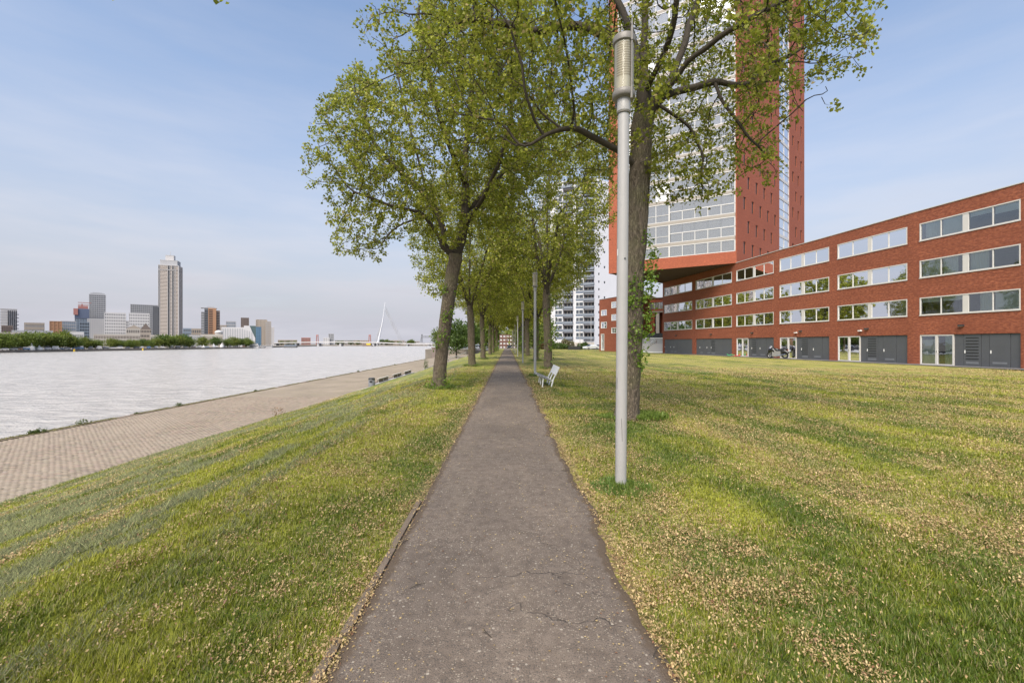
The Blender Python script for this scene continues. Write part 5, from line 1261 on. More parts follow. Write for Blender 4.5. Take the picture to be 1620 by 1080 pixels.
# ------------------------------------------------------------------ skyline
ZG = -3.0
def block(b, w, d, z0, z1, cx=0, cy=0, m=0): b.box(cx - w / 2, cx + w / 2, cy - d / 2, cy + d / 2, z0, z1, m)
def lattice(b, w, d, z0, z1, nz, nx, slab, fin, m=0, cx=0, cy=0, pr=.35, sides=True):
    """slab edges and upright fins standing proud of the core"""
    fh = (z1 - z0) / nz
    for k in range(nz + 1): z = z0 + k * fh; b.box(cx - w / 2 - pr, cx + w / 2 + pr, cy - d / 2 - pr, cy + d / 2 + pr, z - slab * fh / 2, z + slab * fh / 2, m)
    if nx:
        s = w / nx; p2 = pr + .06
        for k in range(nx + 1):
            x = cx - w / 2 + k * s; b.box(x - fin * s / 2, x + fin * s / 2, cy - d / 2 - p2, cy - d / 2 + .1, z0, z1 + slab * fh / 2 + .05, m)
        if sides:
            ny = max(1, int(round(d / s))); s2 = d / ny
            for k in range(ny + 1):
                y = cy - d / 2 + k * s2
                for sx in (-1, 1): x = cx + sx * (w / 2 + pr / 2); b.box(x - pr / 2 - .06, x + pr / 2 + .06, y - fin * s2 / 2, y + fin * s2 / 2, z0, z1 + slab * fh / 2 + .05, m)
def sky_root(name, label, px0, px1, Y, yaw=None, cat='building', group='skyline across the river'):
    X = wx((px0 + px1) / 2, Y); yw = math.atan2(-X, Y) if yaw is None else yaw       # front turned towards the park
    r = empty(name, (X, Y, ZG), yw, label=label, cat=cat, group=group)
    c = math.cos(math.atan2(-X, Y)); return r, (px1 - px0) / 720 * Y * c
def zt_(y, Y): return wz(y, Y) - ZG
def simple(name, label, px0, px1, yt, Y, core, lat, nz, nx, slab=.35, fin=.35, dep=.7, pr=.35, top=None, yaw=0, cat='building'):
    r, w = sky_root(name, label, px0, px1, Y, None, cat); r.rotation_euler.z += yaw
    wa = w / (abs(math.cos(yaw)) + dep * abs(math.sin(yaw))); d = wa * dep; H = zt_(yt, Y)
    b = MB(); block(b, wa, d, 0, H - .2); b.build('core', M[core], r)
    b = MB(); lattice(b, wa, d, 0, H, nz, nx, slab, fin, pr=pr); b.box(-wa / 2, wa / 2, -d / 2, d / 2, H, H + .5)
    o_ = b.build('facade_frame', M[lat], r); o_['kind'] = 'stuff'
    return r, wa, d, H
# 1 white tower with dark strips
r, w, d, H = simple('striped_tower', 'white tower with dark vertical strips at the far left of the skyline', 1, 27, 489, 640, 'far_light', 'far_light', 14, 0, slab=.10, dep=.5)
b = MB()
for k in range(5): x = -w * .04 + k * w * .125; block(b, w * .045, .8, 4, H - 2, x, -d / 2 - .5)
b.build('window_strip', M['far_glass_dark'], r)
b = MB()
for k in range(8): b.box(w / 2, w / 2 + 1.8, -d * .3, d * .3, 10 + k * 5, 11 + k * 5)
b.build('balcony', M['far_light'], r)
simple('brown_block', 'low dark brown block in front of the striped tower', 3, 20, 516, 560, 'far_brown', 'far_brown', 3, 6, slab=.2, fin=.3)
simple('riverfront_house', 'long cream riverfront building below the striped tower', -6, 46, 527, 470, 'far_grey', 'cream_render', 3, 26, slab=.4, fin=.5, dep=.3)
simple('office_block', 'wide low grey office block left of the orange brick block', 39, 70, 512, 700, 'far_grey', 'tan_render', 5, 14, slab=.45, fin=.35, dep=.4)
simple('riverfront_house', 'low brown roofed row behind the riverside trees at left', 20, 84, 524.5, 520, 'far_brown', 'far_grey', 2, 20, slab=.3, fin=.3, dep=.2)
r, w, d, H = simple('orange_block', 'orange and grey block with a stepped top', 79, 97.5, 508.5, 620, 'far_orange', 'far_orange', 8, 3, slab=.2, fin=.25, dep=.6)
simple('grey_office', 'grey blue glass office adjoining the orange block', 97, 120, 508.5, 640, 'far_bluegrey', 'far_grey', 8, 7, slab=.25, fin=.2)
# blue wrapped tower
r, w, d, H = simple('construction_tower', 'tower under construction wrapped in dark blue with a red hoist box', 119, 140.5, 490, 690, 'far_bluegrey', 'far_dark', 16, 5, slab=.12, fin=.1)
b = MB(); block(b, w + 1.2, d + 1.2, H - 13, H + 1.5); b.build('blue_wrap', M['far_blue'], r)
b = MB(); block(b, w * .33, d * .4, H - 8, H + 1.5, -w * .46, -d * .5); b.build('hoist_box', M['far_red'], r)
b = MB(); block(b, w * .75, d * .5, H + 1.5, H + 6, w * .08); block(b, w * .8, 2, H + 7, H + 8, w * .1); block(b, 1.5, 1.5, H + 6, H + 9, 0); block(b, w * 1.0, 1.2, H + 10.5, H + 11.4, w * .2); b.build('crane_deck', M['far_red'], r)
simple('office_block', 'small dark glass block under the blue wrapped tower', 126, 141, 510, 600, 'far_glass', 'far_bluegrey', 8, 6, slab=.25, fin=.2)
r, w, d, H = simple('round_tower', 'tall grey tower with rounded top left of the white grid block', 141.5, 167, 467, 720, 'far_glass', 'far_grey', 26, 9, slab=.5, fin=.30, dep=.9)
b = MB(); block(b, w * .88, d * .88, H - .2, zt_(464.2, 720)); block(b, w * .6, d * .6, zt_(464.2, 720), zt_(463, 720)); b.build('top_storey', M['far_grey'], r)
simple('podium', 'pale podium of the tall grey tower', 139, 165, 505, 660, 'far_grey', 'far_light', 14, 9, slab=.4, fin=.5)
simple('grid_block', 'white apartment block with a square window grid', 166, 199, 495.5, 600, 'far_dark', 'far_white', 11, 12, slab=.45, fin=.5, dep=.45, pr=.25)
simple('grid_block', 'cream grid block tucked beside the white grid block', 195, 208, 508, 640, 'far_dark', 'far_light', 10, 6, slab=.45, fin=.45, dep=.6)
simple('dark_slab', 'dark grey slab behind the stepped white block', 207, 250, 482.5, 800, 'far_dark', 'far_grey', 22, 14, slab=.35, fin=.20, dep=.3)
simple('dark_slab', 'narrow black slab beside the tallest tower', 242, 250.5, 485.5, 760, 'far_dark', 'far_dark', 20, 3, slab=.15, fin=.2, dep=.8)
simple('grid_block', 'stepped white grid block before the dark slab', 204.5, 236, 496.5, 600, 'far_dark', 'far_white', 11, 12, slab=.45, fin=.5, dep=.45, pr=.25)
def gable(label, px0, px1, ye, yr, Y, mw, mr, nz=3, nx=5):
    r, w = sky_root('gabled_house', label, px0, px1, Y); H = zt_(ye, Y); Hr = zt_(yr, Y); d = w * .8
    b = MB(); block(b, w, d, 0, H); b.build('wall', M[mw], r)
    b = MB(); b.add([(-w / 2, -d / 2, H), (w / 2, -d / 2, H), (w / 2, d / 2, H), (-w / 2, d / 2, H), (0, -d / 2, Hr), (0, d / 2, Hr)], [(0, 1, 4), (1, 2, 5, 4), (2, 3, 5), (3, 0, 4, 5)]); b.build('roof', M[mr], r)
    b = MB()
    for q in range(nz):
        for c in range(nx): x = -w / 2 + (c + .5) * w / nx; z = (q + .35) * H / nz; b.box(x - w / nx * .22, x + w / nx * .22, -d / 2 - .1, -d / 2 + .1, z, z + H / nz * .45)
    b.build('window', M['far_glass_dark'], r)
gable('beige gabled museum building right of the stepped block', 222, 239, 521, 511, 470, 'tan_render', 'far_brown', 4, 7)
gable('long pale house with a sloping brown roof', 200, 224, 520, 514, 500, 'cream_render', 'tan_render', 3, 8)
simple('riverfront_house', 'pinkish riverfront terrace behind the small trees', 150, 222, 530, 440, 'far_brown', 'cream_render', 3, 30, slab=.35, fin=.45, dep=.2)
simple('riverfront_house', 'white low roof pavilion below the blue wrapped tower', 112, 132, 527, 430, 'far_grey', 'far_white', 2, 6, slab=.4, fin=.3, dep=.3)
simple('riverfront_house', 'pale terrace below the tallest tower', 238, 262, 531, 470, 'far_grey', 'cream_render', 3, 9, slab=.4, fin=.5, dep=.3)
# the tallest tower: two dark recessed strips, setbacks, crown
Yt = 1100
r, w = sky_root('tall_tower', 'tallest slender pale tower with setbacks and a crown, dark vertical strips', 249.5, 290, Yt, cat='tower'); r.rotation_euler.z += R(-14)
w *= .80; d = w * .8; H = zt_(421, Yt); nfl = 58
b = MB(); block(b, w - 1, d - 1, 0, H); b.build('core', M['far_glass_dark'], r)
def strip(b, x0, x1, face, m=0, z0=0, z1=H, nz=nfl, t=.62):
    fh = (z1 - z0) / nz
    for k in range(nz):
        z = z0 + k * fh
        if face == 'f': b.box(x0, x1, -d / 2 - .4, -d / 2 + .6, z, z + fh * t, m)
        else: b.box(w / 2 - .6, w / 2 + .4, x0, x1, z, z + fh * t, m)
b = MB(); strip(b, -w * .42, -w * .05, 'f', t=.70); strip(b, w * .08, w * .17, 'f', t=.6); strip(b, w * .36, w * .5, 'f', t=.66); strip(b, -d * .5, d * .5, 's', t=.72); strip(b, w * .29, w * .33, 'f', t=.5); o_ = b.build('facade_panels', M['zalm_beige'], r); o_['kind'] = 'stuff'
b = MB()
for x in (-.5, -.43, -.03, .07, .18, .27, .34, .49): b.box(w * x - .35, w * x + .45, -d / 2 - .9, -d / 2 + .5, 0, H)
for y in (-.5, .0, .5): b.box(w / 2 - .3, w / 2 + .9, d * y - .7, d * y + .7, 0, H)
b.box(-w / 2 - .4, w / 2 + .4, -d / 2 - 1, d / 2 + .4, H - 12, H - 11); b.box(-w / 2 - .4, w / 2 + .4, -d / 2 - 1, d / 2 + .4, H - .8, H + .4); b.build('piers', M['far_light'], r)
b = MB(); H2 = zt_(413.5, Yt); block(b, w * .86, d * .86, H, H2); b.build('setback_storey', M['far_grey'], r); H3 = zt_(405, Yt)
b = MB(); block(b, w * .88, d * .88, H2, H2 + .8); block(b, w * .42, d * .42, H2 + .8, H3); block(b, w * .44, d * .44, H3, H3 + .8); b.build('crown', M['far_light'], r)
b = MB(); b.tube([(0, 0, H3), (0, 0, H3 + 11)], .45, 4); b.build('mast', M['far_light'], r)
# right of it
simple('office_block', 'low dark teal office right of the tallest tower', 290, 302, 520, 640, 'far_dark', 'far_bluegrey', 5, 4)
simple('office_block', 'low tan office beside the dark teal one', 297, 318, 521, 660, 'far_dark', 'tan_render', 4, 6, slab=.4, fin=.4)
Yo = 640
r, w = sky_root('orange_tower', 'slab tower with dark left half and bright orange right half', 318.5, 348, Yo, cat='tower'); d = w * .6
for (a, c_, yt, m1, m2, nm) in ((.0, .17, 494, 'far_dark', 'far_dark', 'dark_wing'), (.17, .37, 488.5, 'far_dark', 'far_glass', 'dark_face'), (.37, .80, 487.5, 'far_orange', 'far_orange', 'orange_face'), (.80, 1., 491, 'far_brown', 'far_orange', 'brown_wing')):
    x0, x1 = -w / 2 + a * w, -w / 2 + c_ * w; Hh = zt_(yt, Yo)
    b = MB(); b.box(x0, x1, -d / 2 + (0 if 'face' in nm else 1.2), d / 2, 0, Hh); n_ = 20
    for k in range(n_):
        z = 3 + k * (Hh - 4) / n_; b.box(x0 + (x1 - x0) * .08, x0 + (x1 - x0) * (.55 if nm == 'orange_face' else .9), -d / 2 - (.25 if 'face' in nm else -.95), -d / 2 + 1.3, z, z + (Hh - 4) / n_ * .42, 1)
    b.build(nm, [M[m1], M['far_glass_dark' if nm != 'dark_wing' else 'far_grey']], r)
b = MB(); block(b, w * .4, d * .4, zt_(488, Yo), zt_(484.8, Yo)); b.box(-w * .52, w * .35, -d * .5, d * .5, zt_(487.8, Yo), zt_(487.2, Yo)); b.build('roof_canopy', M['far_grey'], r)
# white ribbed building with slanted end
Yw = 600
r, w = sky_root('ribbed_building', 'white ribbed theatre-like building with a slanted green glass end', 351, 404, Yw); d = w * .3; H = zt_(515, Yw)
b = MB(); b.box(-w / 2, w * .16, -d / 2, d / 2, 0, H * .92); b.add([(w * .16, -d / 2, 0), (w * .5, -d / 2, 0), (w * .5, -d / 2, H * .42), (w * .32, -d / 2, H), (w * .16, -d / 2, H), (w * .16, d / 2, 0), (w * .5, d / 2, 0), (w * .5, d / 2, H * .42), (w * .32, d / 2, H), (w * .16, d / 2, H)],
      [(0, 1, 2, 3, 4), (5, 9, 8, 7, 6), (4, 3, 8, 9), (3, 2, 7, 8), (1, 6, 7, 2), (0, 4, 9, 5)]); b.build('wall', M['far_white'], r)
b = MB()
for k in range(13): x = -w / 2 + (k + .5) * w / 14; b.box(x - w * .006, x + w * .012, -d / 2 - .3, -d / 2 + .1, H * .22, H * (.86 if k < 9 else .8 - .03 * (k - 9)))
b.build('window_strip', M['far_grey'], r)
b = MB(); b.add([(w * .33, -d / 2 + 1, H), (w * .52, -d / 2 + 1, H), (w * .52, -d / 2 + 1, 0), (w * .5, -d / 2 + 1, H * .42), (w * .33, d / 2, H), (w * .52, d / 2, H), (w * .52, d / 2, 0)], [(0, 1, 2, 3), (0, 4, 5, 1), (1, 5, 6, 2)]); b.build('glass_end', M['far_green'], r)
simple('office_block', 'blue grey roof block behind the ribbed building', 358, 373, 509, 690, 'far_bluegrey', 'far_grey', 8, 5)
simple('brown_tower', 'square brown tower behind the ribbed building', 381.5, 393.5, 503, 720, 'far_brown', 'far_brown', 12, 5, slab=.2, fin=.2)
simple('office_block', 'grey block between the orange tower and the ribbed building', 347, 358, 515, 680, 'far_grey', 'tan_render', 7, 4)
simple('blue_glass_office', 'blue glass office left of the beige tower', 398, 413, 517.5, 640, 'far_blue_glass', 'far_blue_glass', 7, 5, slab=.08, fin=.08)
simple('beige_tower', 'plain beige tower near the bridge approach', 405.5, 422, 506, 720, 'tan_render', 'tan_render', 16, 3, slab=.06, fin=.3)
simple('beige_tower', 'grey ribbed tower touching the beige tower', 420, 428.5, 509, 700, 'far_grey', 'tan_render', 14, 4, slab=.3, fin=.3)
simple('pale_tower', 'very pale narrow tower right of the grey ribbed one', 428.5, 433.5, 518, 900, 'far_light', 'far_light', 10, 2)
simple('riverfront_house', 'cream pavilion with a dome below the orange tower', 318, 352, 530.5, 560, 'tan_render', 'cream_render', 2, 12, slab=.4, fin=.5, dep=.3)
simple('riverfront_house', 'cream terrace building below the ribbed building', 350, 392, 532, 650, 'tan_render', 'cream_render', 2, 14, slab=.4, fin=.5, dep=.3)
simple('riverfront_house', 'pale house block right of the tallest tower at the river', 300, 320, 531, 530, 'far_grey', 'far_light', 3, 7, slab=.4, fin=.4, dep=.3)
b = MB(); b.lathe([(4, 0), (4, 3.5), (4.6, 3.6), (3.8, 5), (2, 6.2), (0, 6.6)], 12); o_ = tag(b.build('dome', M['far_white']), 'small white domed lantern above the cream pavilion', 'dome'); o_.location = (wx(346, 565), 565, wz(530.5, 565))

# riverfront clutter: parked vans, tents, sheds
rg = random.Random(6)
cl = []
ORD2 = ORD + ['thirty-third', 'thirty-fourth']
for k in range(34):
    px = 4 + k * 11.6; X = -328.4 + rg.uniform(-.6, .6); Y = -X * 720 / (810 - px) + rg.uniform(-2, 2); w_ = rg.uniform(2.5, 5); h = rg.uniform(1.5, 2.6); m_ = rg.choice(['far_white', 'far_white', 'far_grey', 'far_dark', 'car_blue', 'far_orange'])
    b = MB(); b.box(-w_ / 2, w_ / 2, -1, 1, .35, h * .6); b.box(-w_ * .3, w_ * .42, -.9, .9, h * .6, h, 1); b.box(-w_ * .34, -w_ * .2, -1.02, 1.02, 0, .5, 2); b.box(w_ * .2, w_ * .34, -1.02, 1.02, 0, .5, 2)
    o_ = b.build('quayside_vehicle', [M[m_], M['far_glass'] if rg.random() < .6 else M['far_white'], M['black_rubber']]); o_.location = (X, Y, ZG); o_.rotation_euler.z = math.atan2(-X, Y)
    tag(o_, f'{dict(far_white="white", far_grey="grey", far_dark="dark", car_blue="blue", far_orange="orange")[m_]} vehicle on the far quay, {ORD2[k]} from the left along the bank', 'vehicle', 'vehicles on the far quay')
for px, h in ((50, 5), (62, 3.4), (338, 5), (351, 5.5), (322, 3)):
    X = -327; Y = -X * 720 / (810 - px); b = MB(); b.lathe([(1.9, 0), (1.9, h * .45), (.7, h * .6), (0, h)], 6); o_ = tag(b.build('tent', M['far_white']), f'white peaked tent on the far quay {dict([(50, "under the grey office block"), (62, "just right of the taller left tent"), (338, "below the orange tower"), (351, "left of the ribbed building"), (322, "small, at the left foot of the orange tower")])[px]}', 'tent', 'tents on the far quay'); o_.location = (X, Y, ZG)
# yellow beacons standing in the water off the quay
for px, s_ in ((117.5, 'left'), (226, 'right')):
    X = -322; Y = -X * 720 / (810 - px); r = empty('beacon', (X, Y, ZW), label=f'yellow beacon post in the water, the {s_} one', cat='beacon', group='yellow beacons in the river')
    b = MB(); b.tube([(0, 0, -.3), (0, 0, 1.6)], .55, 8); b.build('post', M['yellow_paint'], r); b = MB(); b.tube([(0, 0, 1.6), (0, 0, 2.5)], [.35, .1], 6); b.build('top_mark', M['far_orange'], r)
# boats
def boat(label, px0, px1, Y, hull, cabin, decks=1, hh=1.6):
    w = (px1 - px0) / 720 * Y; X = wx((px0 + px1) / 2, Y); r = empty('boat', (X, Y, ZW), label=label, cat='boat'); r.rotation_euler.z = math.atan2(-X, Y) * .6
    b = MB(); V = [(-w / 2, -2, hh), (w * .38, -2, hh), (w / 2, 0, hh * 1.25), (w * .38, 2, hh), (-w / 2, 2, hh), (-w * .46, -1.6, -.3), (w * .34, -1.6, -.3), (w * .42, 0, -.3), (w * .34, 1.6, -.3), (-w * .46, 1.6, -.3)]
    b.add(V, [(0, 1, 2, 3, 4), (0, 5, 6, 1), (1, 6, 7, 2), (2, 7, 8, 3), (3, 8, 9, 4), (4, 9, 5, 0)]); b.build('hull', hull, r)
    for k in range(decks):
        b = MB(); z = hh + k * 2.1; q = .36 - k * .07; b.box(-w * (q + .04), w * q, -1.5, 1.5, z, z + 2); b.build('cabin', cabin, r)
        b = MB(); b.box(-w * q, w * (q - .03), -1.54, 1.54, z + .7, z + 1.5); b.build('window', M['far_glass_dark'], r)
    b = MB(); b.tube([(0, 0, hh), (0, 0, hh + decks * 2.1 + 2)], .12, 4); b.build('mast', M['dark_metal'], r); return r
boat('white three deck passenger ship moored below the beige tower', 394, 411, 575, M['far_white'], M['far_white'], 2, 1.8)
boat('pale work boat moored right of the passenger ship', 411, 420, 600, M['far_dark'], M['far_white'], 1, 1.4)
boat('white motor yacht moored at the bridge approach', 420, 432, 620, M['far_grey'], M['far_white'], 1, 1.6)
boat('dark hulled barge lying in the river before the bridge', 449, 471, 640, M['far_dark'], M['far_bluegrey'], 1, 2.4)
b = MB(); b.box(-6, 6, -3, 3, -.3, 1); b.box(-5, 4, -2, 2, 1, 4.2); b.box(-1.2, 4, -2.2, 2.2, 1.8, 3.4, 1); o_ = tag(b.build('pontoon', [M['far_brown'], M['yellow_paint']]), 'work pontoon with a yellow cabin at the foot of the bridge pylon', 'pontoon'); o_.location = (wx(582, 960), 960, ZW); o_.scale = (1.7, 1.7, 1.7)
# ------------------------------------------------------------------ cable stayed bridge
Yb = 1000
br = empty('cable_bridge', (wx(600, Yb), Yb, ZW), label='white cable stayed bridge with one bent pylon across the river', cat='bridge')
def bp(px, py, dy=0): return ((px - 600) / 720 * Yb, dy, wz(py, Yb) - ZW)
b = MB()
dk = [(406, 543.0), (440, 541.5), (500, 540.2), (560, 540.2), (600, 541), (640, 542.6), (700, 543.8), (745, 544)]
for (xa, ya), (xb_, yb_) in zip(dk[:-1], dk[1:]):
    a, c_ = bp(xa, ya), bp(xb_, yb_)
    b.add([(a[0], -9, a[2]), (c_[0], -9, c_[2]), (c_[0], 9, c_[2]), (a[0], 9, a[2]), (a[0], -9, a[2] - 2.0), (c_[0], -9, c_[2] - 2.0), (c_[0], 9, c_[2] - 2.0), (a[0], 9, a[2] - 2.0)], [(0, 1, 2, 3), (4, 7, 6, 5), (0, 4, 5, 1), (3, 2, 6, 7)])
b.build('deck', M['far_light'], br)
for s_ in (-7, 7):
    b = MB(); b.tube([bp(597.5, 546, s_ * .5), bp(605.5, 508, s_ * .15), bp(609.2, 477.5, 0)], [1.5, .9, .4], 6, smooth=False); b.build('pylon_leg', M['haze_white'], br)
b = MB()
for k in range(8):
    t0 = k / 8; top = bp(609.6 - .8 * t0, 484 + 8 * t0)
    for s_ in (-6, 6): b.tube([top, bp(639 - .9 * k, 541.8, s_)], .12, 3)
o_ = b.build('stay_cable', M['far_grey'], br)
b = MB()
for s_ in (-5, 5):
    for q in (0, .8): b.tube([bp(605.6, 509 + q, s_ * .3), bp(592 + q, 543, s_)], .32, 4)
b.build('back_stay', M['far_grey'], br)
for px in (410, 424, 438, 470, 505, 540, 592, 645, 679, 715):
    b = MB(); q = bp(px, 541.5); b.box(q[0] - 2, q[0] + 2, -7, 7, 0, q[2] - 1.9); b.build('pier', M['far_grey'], br)
# further bridges and the island behind
for px, lb in ((502, 'left red pylon of the far road bridge'), (585, 'right red pylon of the far road bridge')):
    r = empty('red_pylon', (wx(px, 1150), 1150, -2.6), label=lb, cat='pylon', group='red pylons of the far bridge')
    for s_ in (-1, 1): b = MB(); b.tube([(s_ * 2.7, 0, 0), (s_ * 1.7, 0, 24)], 1.1, 4, smooth=False); b.build('leg', M['far_red'], r)
    b = MB(); b.box(-2.6, 2.6, -1, 1, 23, 26); b.build('cross_beam', M['far_red'], r)
lb_ = empty('lift_bridge', (wx(677, 1120), 1120, -2.6), label='dark steel railway lift bridge with two towers behind the leaning tree', cat='bridge')
for s_, px in ((-1, 667.5), (1, 686)):
    x = (px - 677) / 720 * 1120
    b = MB()
    for q in (-1.6, 1.6): b.tube([(x + q, 0, 0), (x + q * .7, 0, 25)], .5, 4)
    b.tube([(x + s_ * 5, 0, 0), (x + s_ * 1.2, 0, 24)], .4, 4)
    for k in range(6): b.tube([(x - 1.5, 0, k * 4), (x + 1.5, 0, k * 4 + 4)], .22, 3); b.tube([(x + 1.5, 0, k * 4), (x - 1.5, 0, k * 4 + 4)], .22, 3)
    b.box(x - 2, x + 2, -1, 1, 24.5, 26.5); b.build('tower', M['far_dark'], lb_)
x0, x1 = (667.5 - 677) / 720 * 1120, (686 - 677) / 720 * 1120
b = MB(); b.tube([(x0, 0, 22), (x1, 0, 22)], .45, 4); b.tube([(x0, 0, 18.6), (x1, 0, 18.6)], .45, 4)
for k in range(8): q = x0 + (x1 - x0) * k / 8; q2 = x0 + (x1 - x0) * (k + 1) / 8; b.tube([(q, 0, 18.6), (q2, 0, 22)], .25, 3); b.tube([(q2, 0, 18.6), (q, 0, 22)], .2, 3)
b.build('truss_span', M['far_dark'], lb_)
b = MB(); b.box(x0 - 12, x1 + 30, -3, 3, 4.6, 6.2)
for k in range(5): b.box(x0 - 10 + k * 14, x0 - 8 + k * 14, -2, 2, -2, 4.6)
b.build('deck', M['far_grey'], lb_)
for (lb, a, c_, yt, Y, co, la, nz, nx) in (('reddish low block beyond the bridge', 477, 491, 534.5, 1250, 'far_brown', 'far_red', 3, 6), ('grey stepped block beyond the bridge', 520, 528, 528, 1250, 'far_dark', 'far_grey', 6, 3), ('white low block left of the grey stepped one', 512, 521, 534.5, 1240, 'far_grey', 'far_white', 4, 3), ('low tan houses on the island left', 440, 470, 538, 1200, 'far_brown', 'tan_render', 2, 12), ('low houses on the island middle', 530, 560, 538.2, 1210, 'far_brown', 'far_grey', 2, 12),
                                       ('low roofs right of the red pylon', 610, 640, 538.6, 1200, 'far_brown', 'tan_render', 2, 12), ('low roofs left of the lift bridge', 640, 664, 539.5, 1200, 'far_brown', 'far_grey', 2, 9), ('low roofs between the red pylons', 560, 584, 538.6, 1200, 'far_brown', 'tan_render', 2, 9)):
    simple('island_building', lb, a, c_, yt, Y, co, la, nz, nx, slab=.3, fin=.3, dep=.4)
for k, px in enumerate((445, 456, 466, 535, 540, 555, 566, 604, 611, 620, 632, 648, 650, 693)):
    dt = copy_tree(t3 if k % 2 else t1); dt.location = (wx(px, 1170), 1170, -2.6); s_ = 1.0 if k not in (7, 8, 12) else 1.35; dt.scale = (s_ * 1.3, s_ * 1.3, s_); dt['group'] = 'trees on the island behind the bridge'; dt['label'] = f'small tree on the low island behind the bridge, {ORD[k]} from the left'

# ------------------------------------------------------------------ grass blades, cut grass and fallen seeds
rng = np.random.default_rng(1)
def scatter(n, ymin, ymax, power, half=1.2):
    """points over the lawn, thinning with distance"""
    t_ = rng.uniform(0, 1, n); y = (ymin ** (1 - power) + t_ * (ymax ** (1 - power) - ymin ** (1 - power))) ** (1 / (1 - power)) if power != 1 else ymin * (ymax / ymin) ** t_
    x = rng.uniform(-1, 1, n) * (half * y + 2.2); xr = x - ax(y); k = (xr > EDGE + .05) & (xr < 34) & (np.abs(xr) > PHW - .02); return xr[k], y[k]
xr, y = scatter(1350000, 1.0, 24, 1.12)
d = np.abs(xr) - PHW; so = soil(xr, y); lit = f_litter(xr, y); win = f_win(xr, y); tone = f_tone(xr, y)
k = rng.uniform(0, 1, len(xr)) < np.clip(1.12 - so * 1.1 - .42 * lit, .04, 1); k &= ~((xr > 0) & (d < .03 * vnoise(y * 9, y * 0, 2)))
xr, y, d, lit, win, tone = (a[k] for a in (xr, y, d, lit, win, tone)); n = len(xr)
near_l = np.exp(-(np.hypot(xr + ax(y) - lp[0][0], y - lp[0][1]) / .28) ** 2)
z = zg(xr, y) + bumps(xr, y) - .014; P = np.stack([xr + ax(y), y, z], 1)
cl_ = vnoise(xr * 14, y * 14, 12); H = rng.uniform(.018, .042, n) * (.45 + 1.1 * cl_) * (.6 + .8 * fbm(xr * 1.7, y * 1.7, 14, 2)) * (1 + .25 * np.clip(y - 5, 0, 8) / 8); H = H * (1 + 1.3 * near_l) 
ang = rng.uniform(0, 6.283, n); lean = rng.uniform(.25, 1.15, n); 
wsel = rng.uniform(0, 1, n) < win * .9                     # mown stalks lying in windrows
lean = np.where(wsel, 2.6 + rng.uniform(0, 2, n), lean); H = np.where(wsel, H * .8, H); ang = np.where(wsel, 1.57 + rng.normal(0, .8, n), ang)
dx, dy_ = np.cos(ang), np.sin(ang); wd = (.0016 + .0010 * y ** .85) * rng.uniform(.6, 1.3, n) * .8
sx, sy = -dy_ * wd, dx * wd
b0 = P + np.stack([sx, sy, 0 * sx], 1); b1 = P - np.stack([sx, sy, 0 * sx], 1)
mid = P + np.stack([dx * H * lean * .35, dy_ * H * lean * .35, H * .62], 1); tip = P + np.stack([dx * H * lean, dy_ * H * lean, H * np.where(wsel, .55, 1) + np.where(wsel, .03, 0)], 1)
V = np.stack([b0, b1, tip], 1).reshape(-1, 3); F = np.arange(n * 3).reshape(-1, 3)
t_ = np.clip(tone + rng.normal(0, .22, n), 0, 1)[:, None]; C = np.array([.080, .128, .009]) * (1 - t_) + np.array([.37, .37, .038]) * t_
dry = (rng.uniform(0, 1, n) < .10 + .22 * lit)[:, None]; C = np.where(dry, np.array([.40, .33, .16]), C)
C = np.where(wsel[:, None], np.array([.23, .24, .105]) * rng.uniform(.2, 1.5, (n, 1)), C); C = C * rng.uniform(.6, 1.3, (n, 1))
C = np.where(near_l[:, None] > .25, np.array([.12, .20, .035]) * rng.uniform(.7, 1.3, (n, 1)), C)
o_ = link('grass', np_mesh('grass', V, F, np.repeat(C, 3, 0)), M['grass_blade']); o_['kind'] = 'stuff'
# fallen winged seeds on the lawn and drifted along the path
xr, y = scatter(1000000, 1.0, 30, 1.02); lit = f_litter(xr, y); cl2 = fbm(xr * 5.2, y * 3.6, 91, 3)
k = rng.uniform(0, 1, len(xr)) < np.clip(lit * (.18 + 4.8 * np.clip(cl2 - .45, 0, 1)) * 1.45, 0, 1); xr, y = xr[k], y[k]
# on the path itself
n2 = 9000; y2 = 1.5 + 26 * rng.uniform(0, 1, n2) ** 2; e_ = np.clip(rng.beta(.55, .55, n2) * 2 - 1, -.97, .99); x2 = e_ * PHW
k2 = rng.uniform(0, 1, n2) < .25 + .6 * np.abs(e_) ** 3 + 1.2 * np.exp(-((y2 - 8.6) / 1.6) ** 2 - ((x2 - .25) / .35) ** 2)
x2, y2 = x2[k2], y2[k2]; z1 = zg(xr, y) + bumps(xr, y) + rng.uniform(.0, .03, len(xr)); z2 = .034 - .018 * (x2 / PHW) ** 2 + .002
xr = np.concatenate([xr, x2]); y = np.concatenate([y, y2]); z = np.concatenate([z1, z2 + 0 * x2]); n = len(xr); flat = np.concatenate([np.zeros(len(z1)), np.ones(len(x2))])
a = rng.uniform(0, 6.283, n); tl = rng.normal(0, 1, n) * np.where(flat > 0, .12, .75); S = (.0043 + .00065 * y) * rng.uniform(.5, 1.5, n)
ux = np.stack([np.cos(a), np.sin(a), np.sin(tl)], 1) * S[:, None]; uy = np.stack([-np.sin(a), np.cos(a), rng.normal(0, .25, n) * (1 - flat)], 1) * (S * rng.uniform(.45, .9, n))[:, None]
P = np.stack([xr + ax(y), y, z], 1); up = np.zeros((n, 3)); up[:, 2] = S * rng.uniform(-.2, .9, n) * (1 - .7 * flat)
V = np.stack([P - ux, P - uy * .9 + up, P + ux, P + uy + up], 1).reshape(-1, 3)
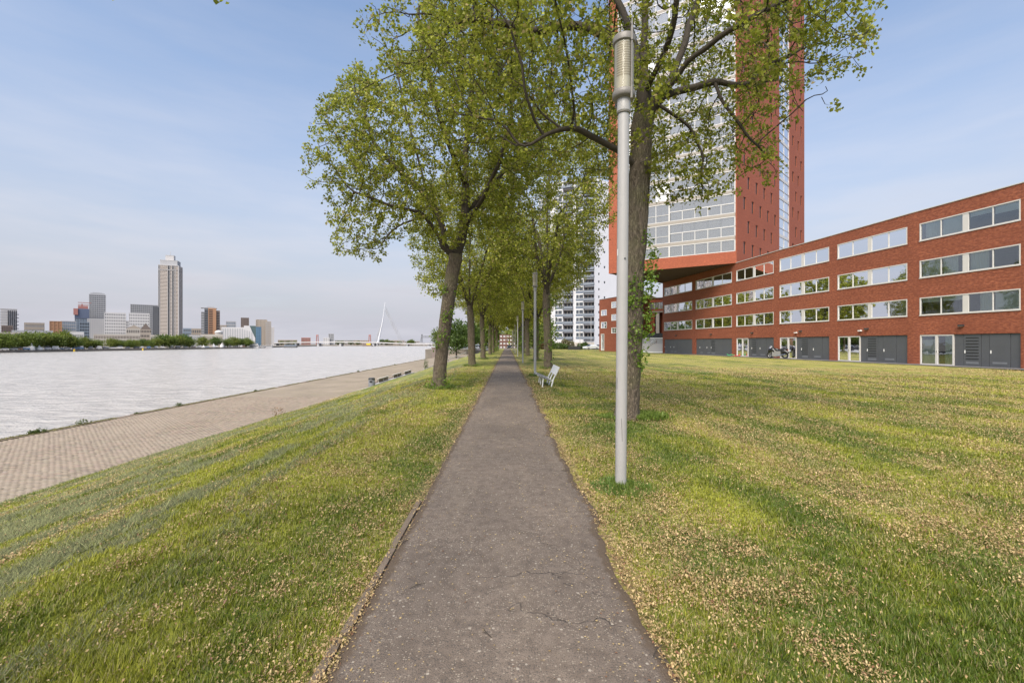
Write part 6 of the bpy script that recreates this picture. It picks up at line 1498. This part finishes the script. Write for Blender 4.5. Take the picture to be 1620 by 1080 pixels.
t_ = rng.uniform(0, 1, (n, 1)); C = np.array([.34, .225, .10]) * (1 - t_) + np.array([.58, .44, .22]) * t_; br_ = rng.uniform(0, 1, (n, 1)) < .15; C = np.where(br_, np.array([.22, .11, .06]), C)
o_ = link('fallen_seeds', np_mesh('fallen_seeds', V, np.arange(n * 4).reshape(-1, 4), np.repeat(C, 4, 0)), M['seed']); o_['kind'] = 'stuff'
# tufts round trunks and lamp foot
parts = []
for (tx, ty, rad, cnt, hh) in [(lp[0][0], lp[0][1], .09, 420, .07), (lp[0][0] + .1, lp[0][1] - .18, .16, 500, .06), (-2.45, 15.4, .36, 600, .11), (2.75, 9.2, .28, 1000, .12), (2.1, 9.2, .22, 500, .09), (lp[1][0], lp[1][1], .2, 200, .14)] + [(x, y, .4, 260, .16) for x, y in TREE_SPOTS[1:7] + TREE_SPOTS[8:13]]:
    a = rng.uniform(0, 6.283, cnt); q = rad * (1 + rng.normal(0, .3, cnt)); P = np.stack([tx + q * np.cos(a), ty + q * np.sin(a), 0 * a], 1)
    parts.append(leaves(P, hh, rng, ((.10, .16, .025), (.20, .27, .05)), spread=.01, out=np.array([0, 0, 3.2]), aspect=.05 if ty < 8 else .1))
V, F, C = merge(parts); o_ = link('grass_tufts', np_mesh('grass_tufts', V, F, C), M['grass_blade']); o_['kind'] = 'stuff'
# twigs on the path and verge
for k, (px, py, ln, a) in enumerate(((1040, 1035, .10, .9), (660, 935, .09, .7), (770, 1012, .08, 2.2), (1045, 1050, .07, 2.5), (895, 748, .09, .2), (640, 862, .08, 1.2))):
    Y = 1080 / (py - 543); X = wx(px, Y); b = MB(); ln *= .55; b.tube([(-ln, 0, .004), (0, ln * .05, .008), (ln, -.005, .004)], [.002, .003, .0015], 5); b.tube([(0, ln * .12, .008), (ln * .3, ln * .5, .012)], [.002, .001], 4)
    o_ = b.build('twig', M['branch_bark']); o_.location = (X, Y, .032 if abs(X - ax(Y)) < PHW - .05 else .02); o_.rotation_euler.z = a
    tag(o_, ['brown twig at the right edge of the path, nearest the camera', 'thin twig on the left half of the asphalt', 'short twig in the middle of the path near the camera', 'twig on the verge at the right path edge', 'twig on the right side of the path beyond the lamp post', 'small twig on the path beside the kerb'][k], 'twig', 'fallen twigs')
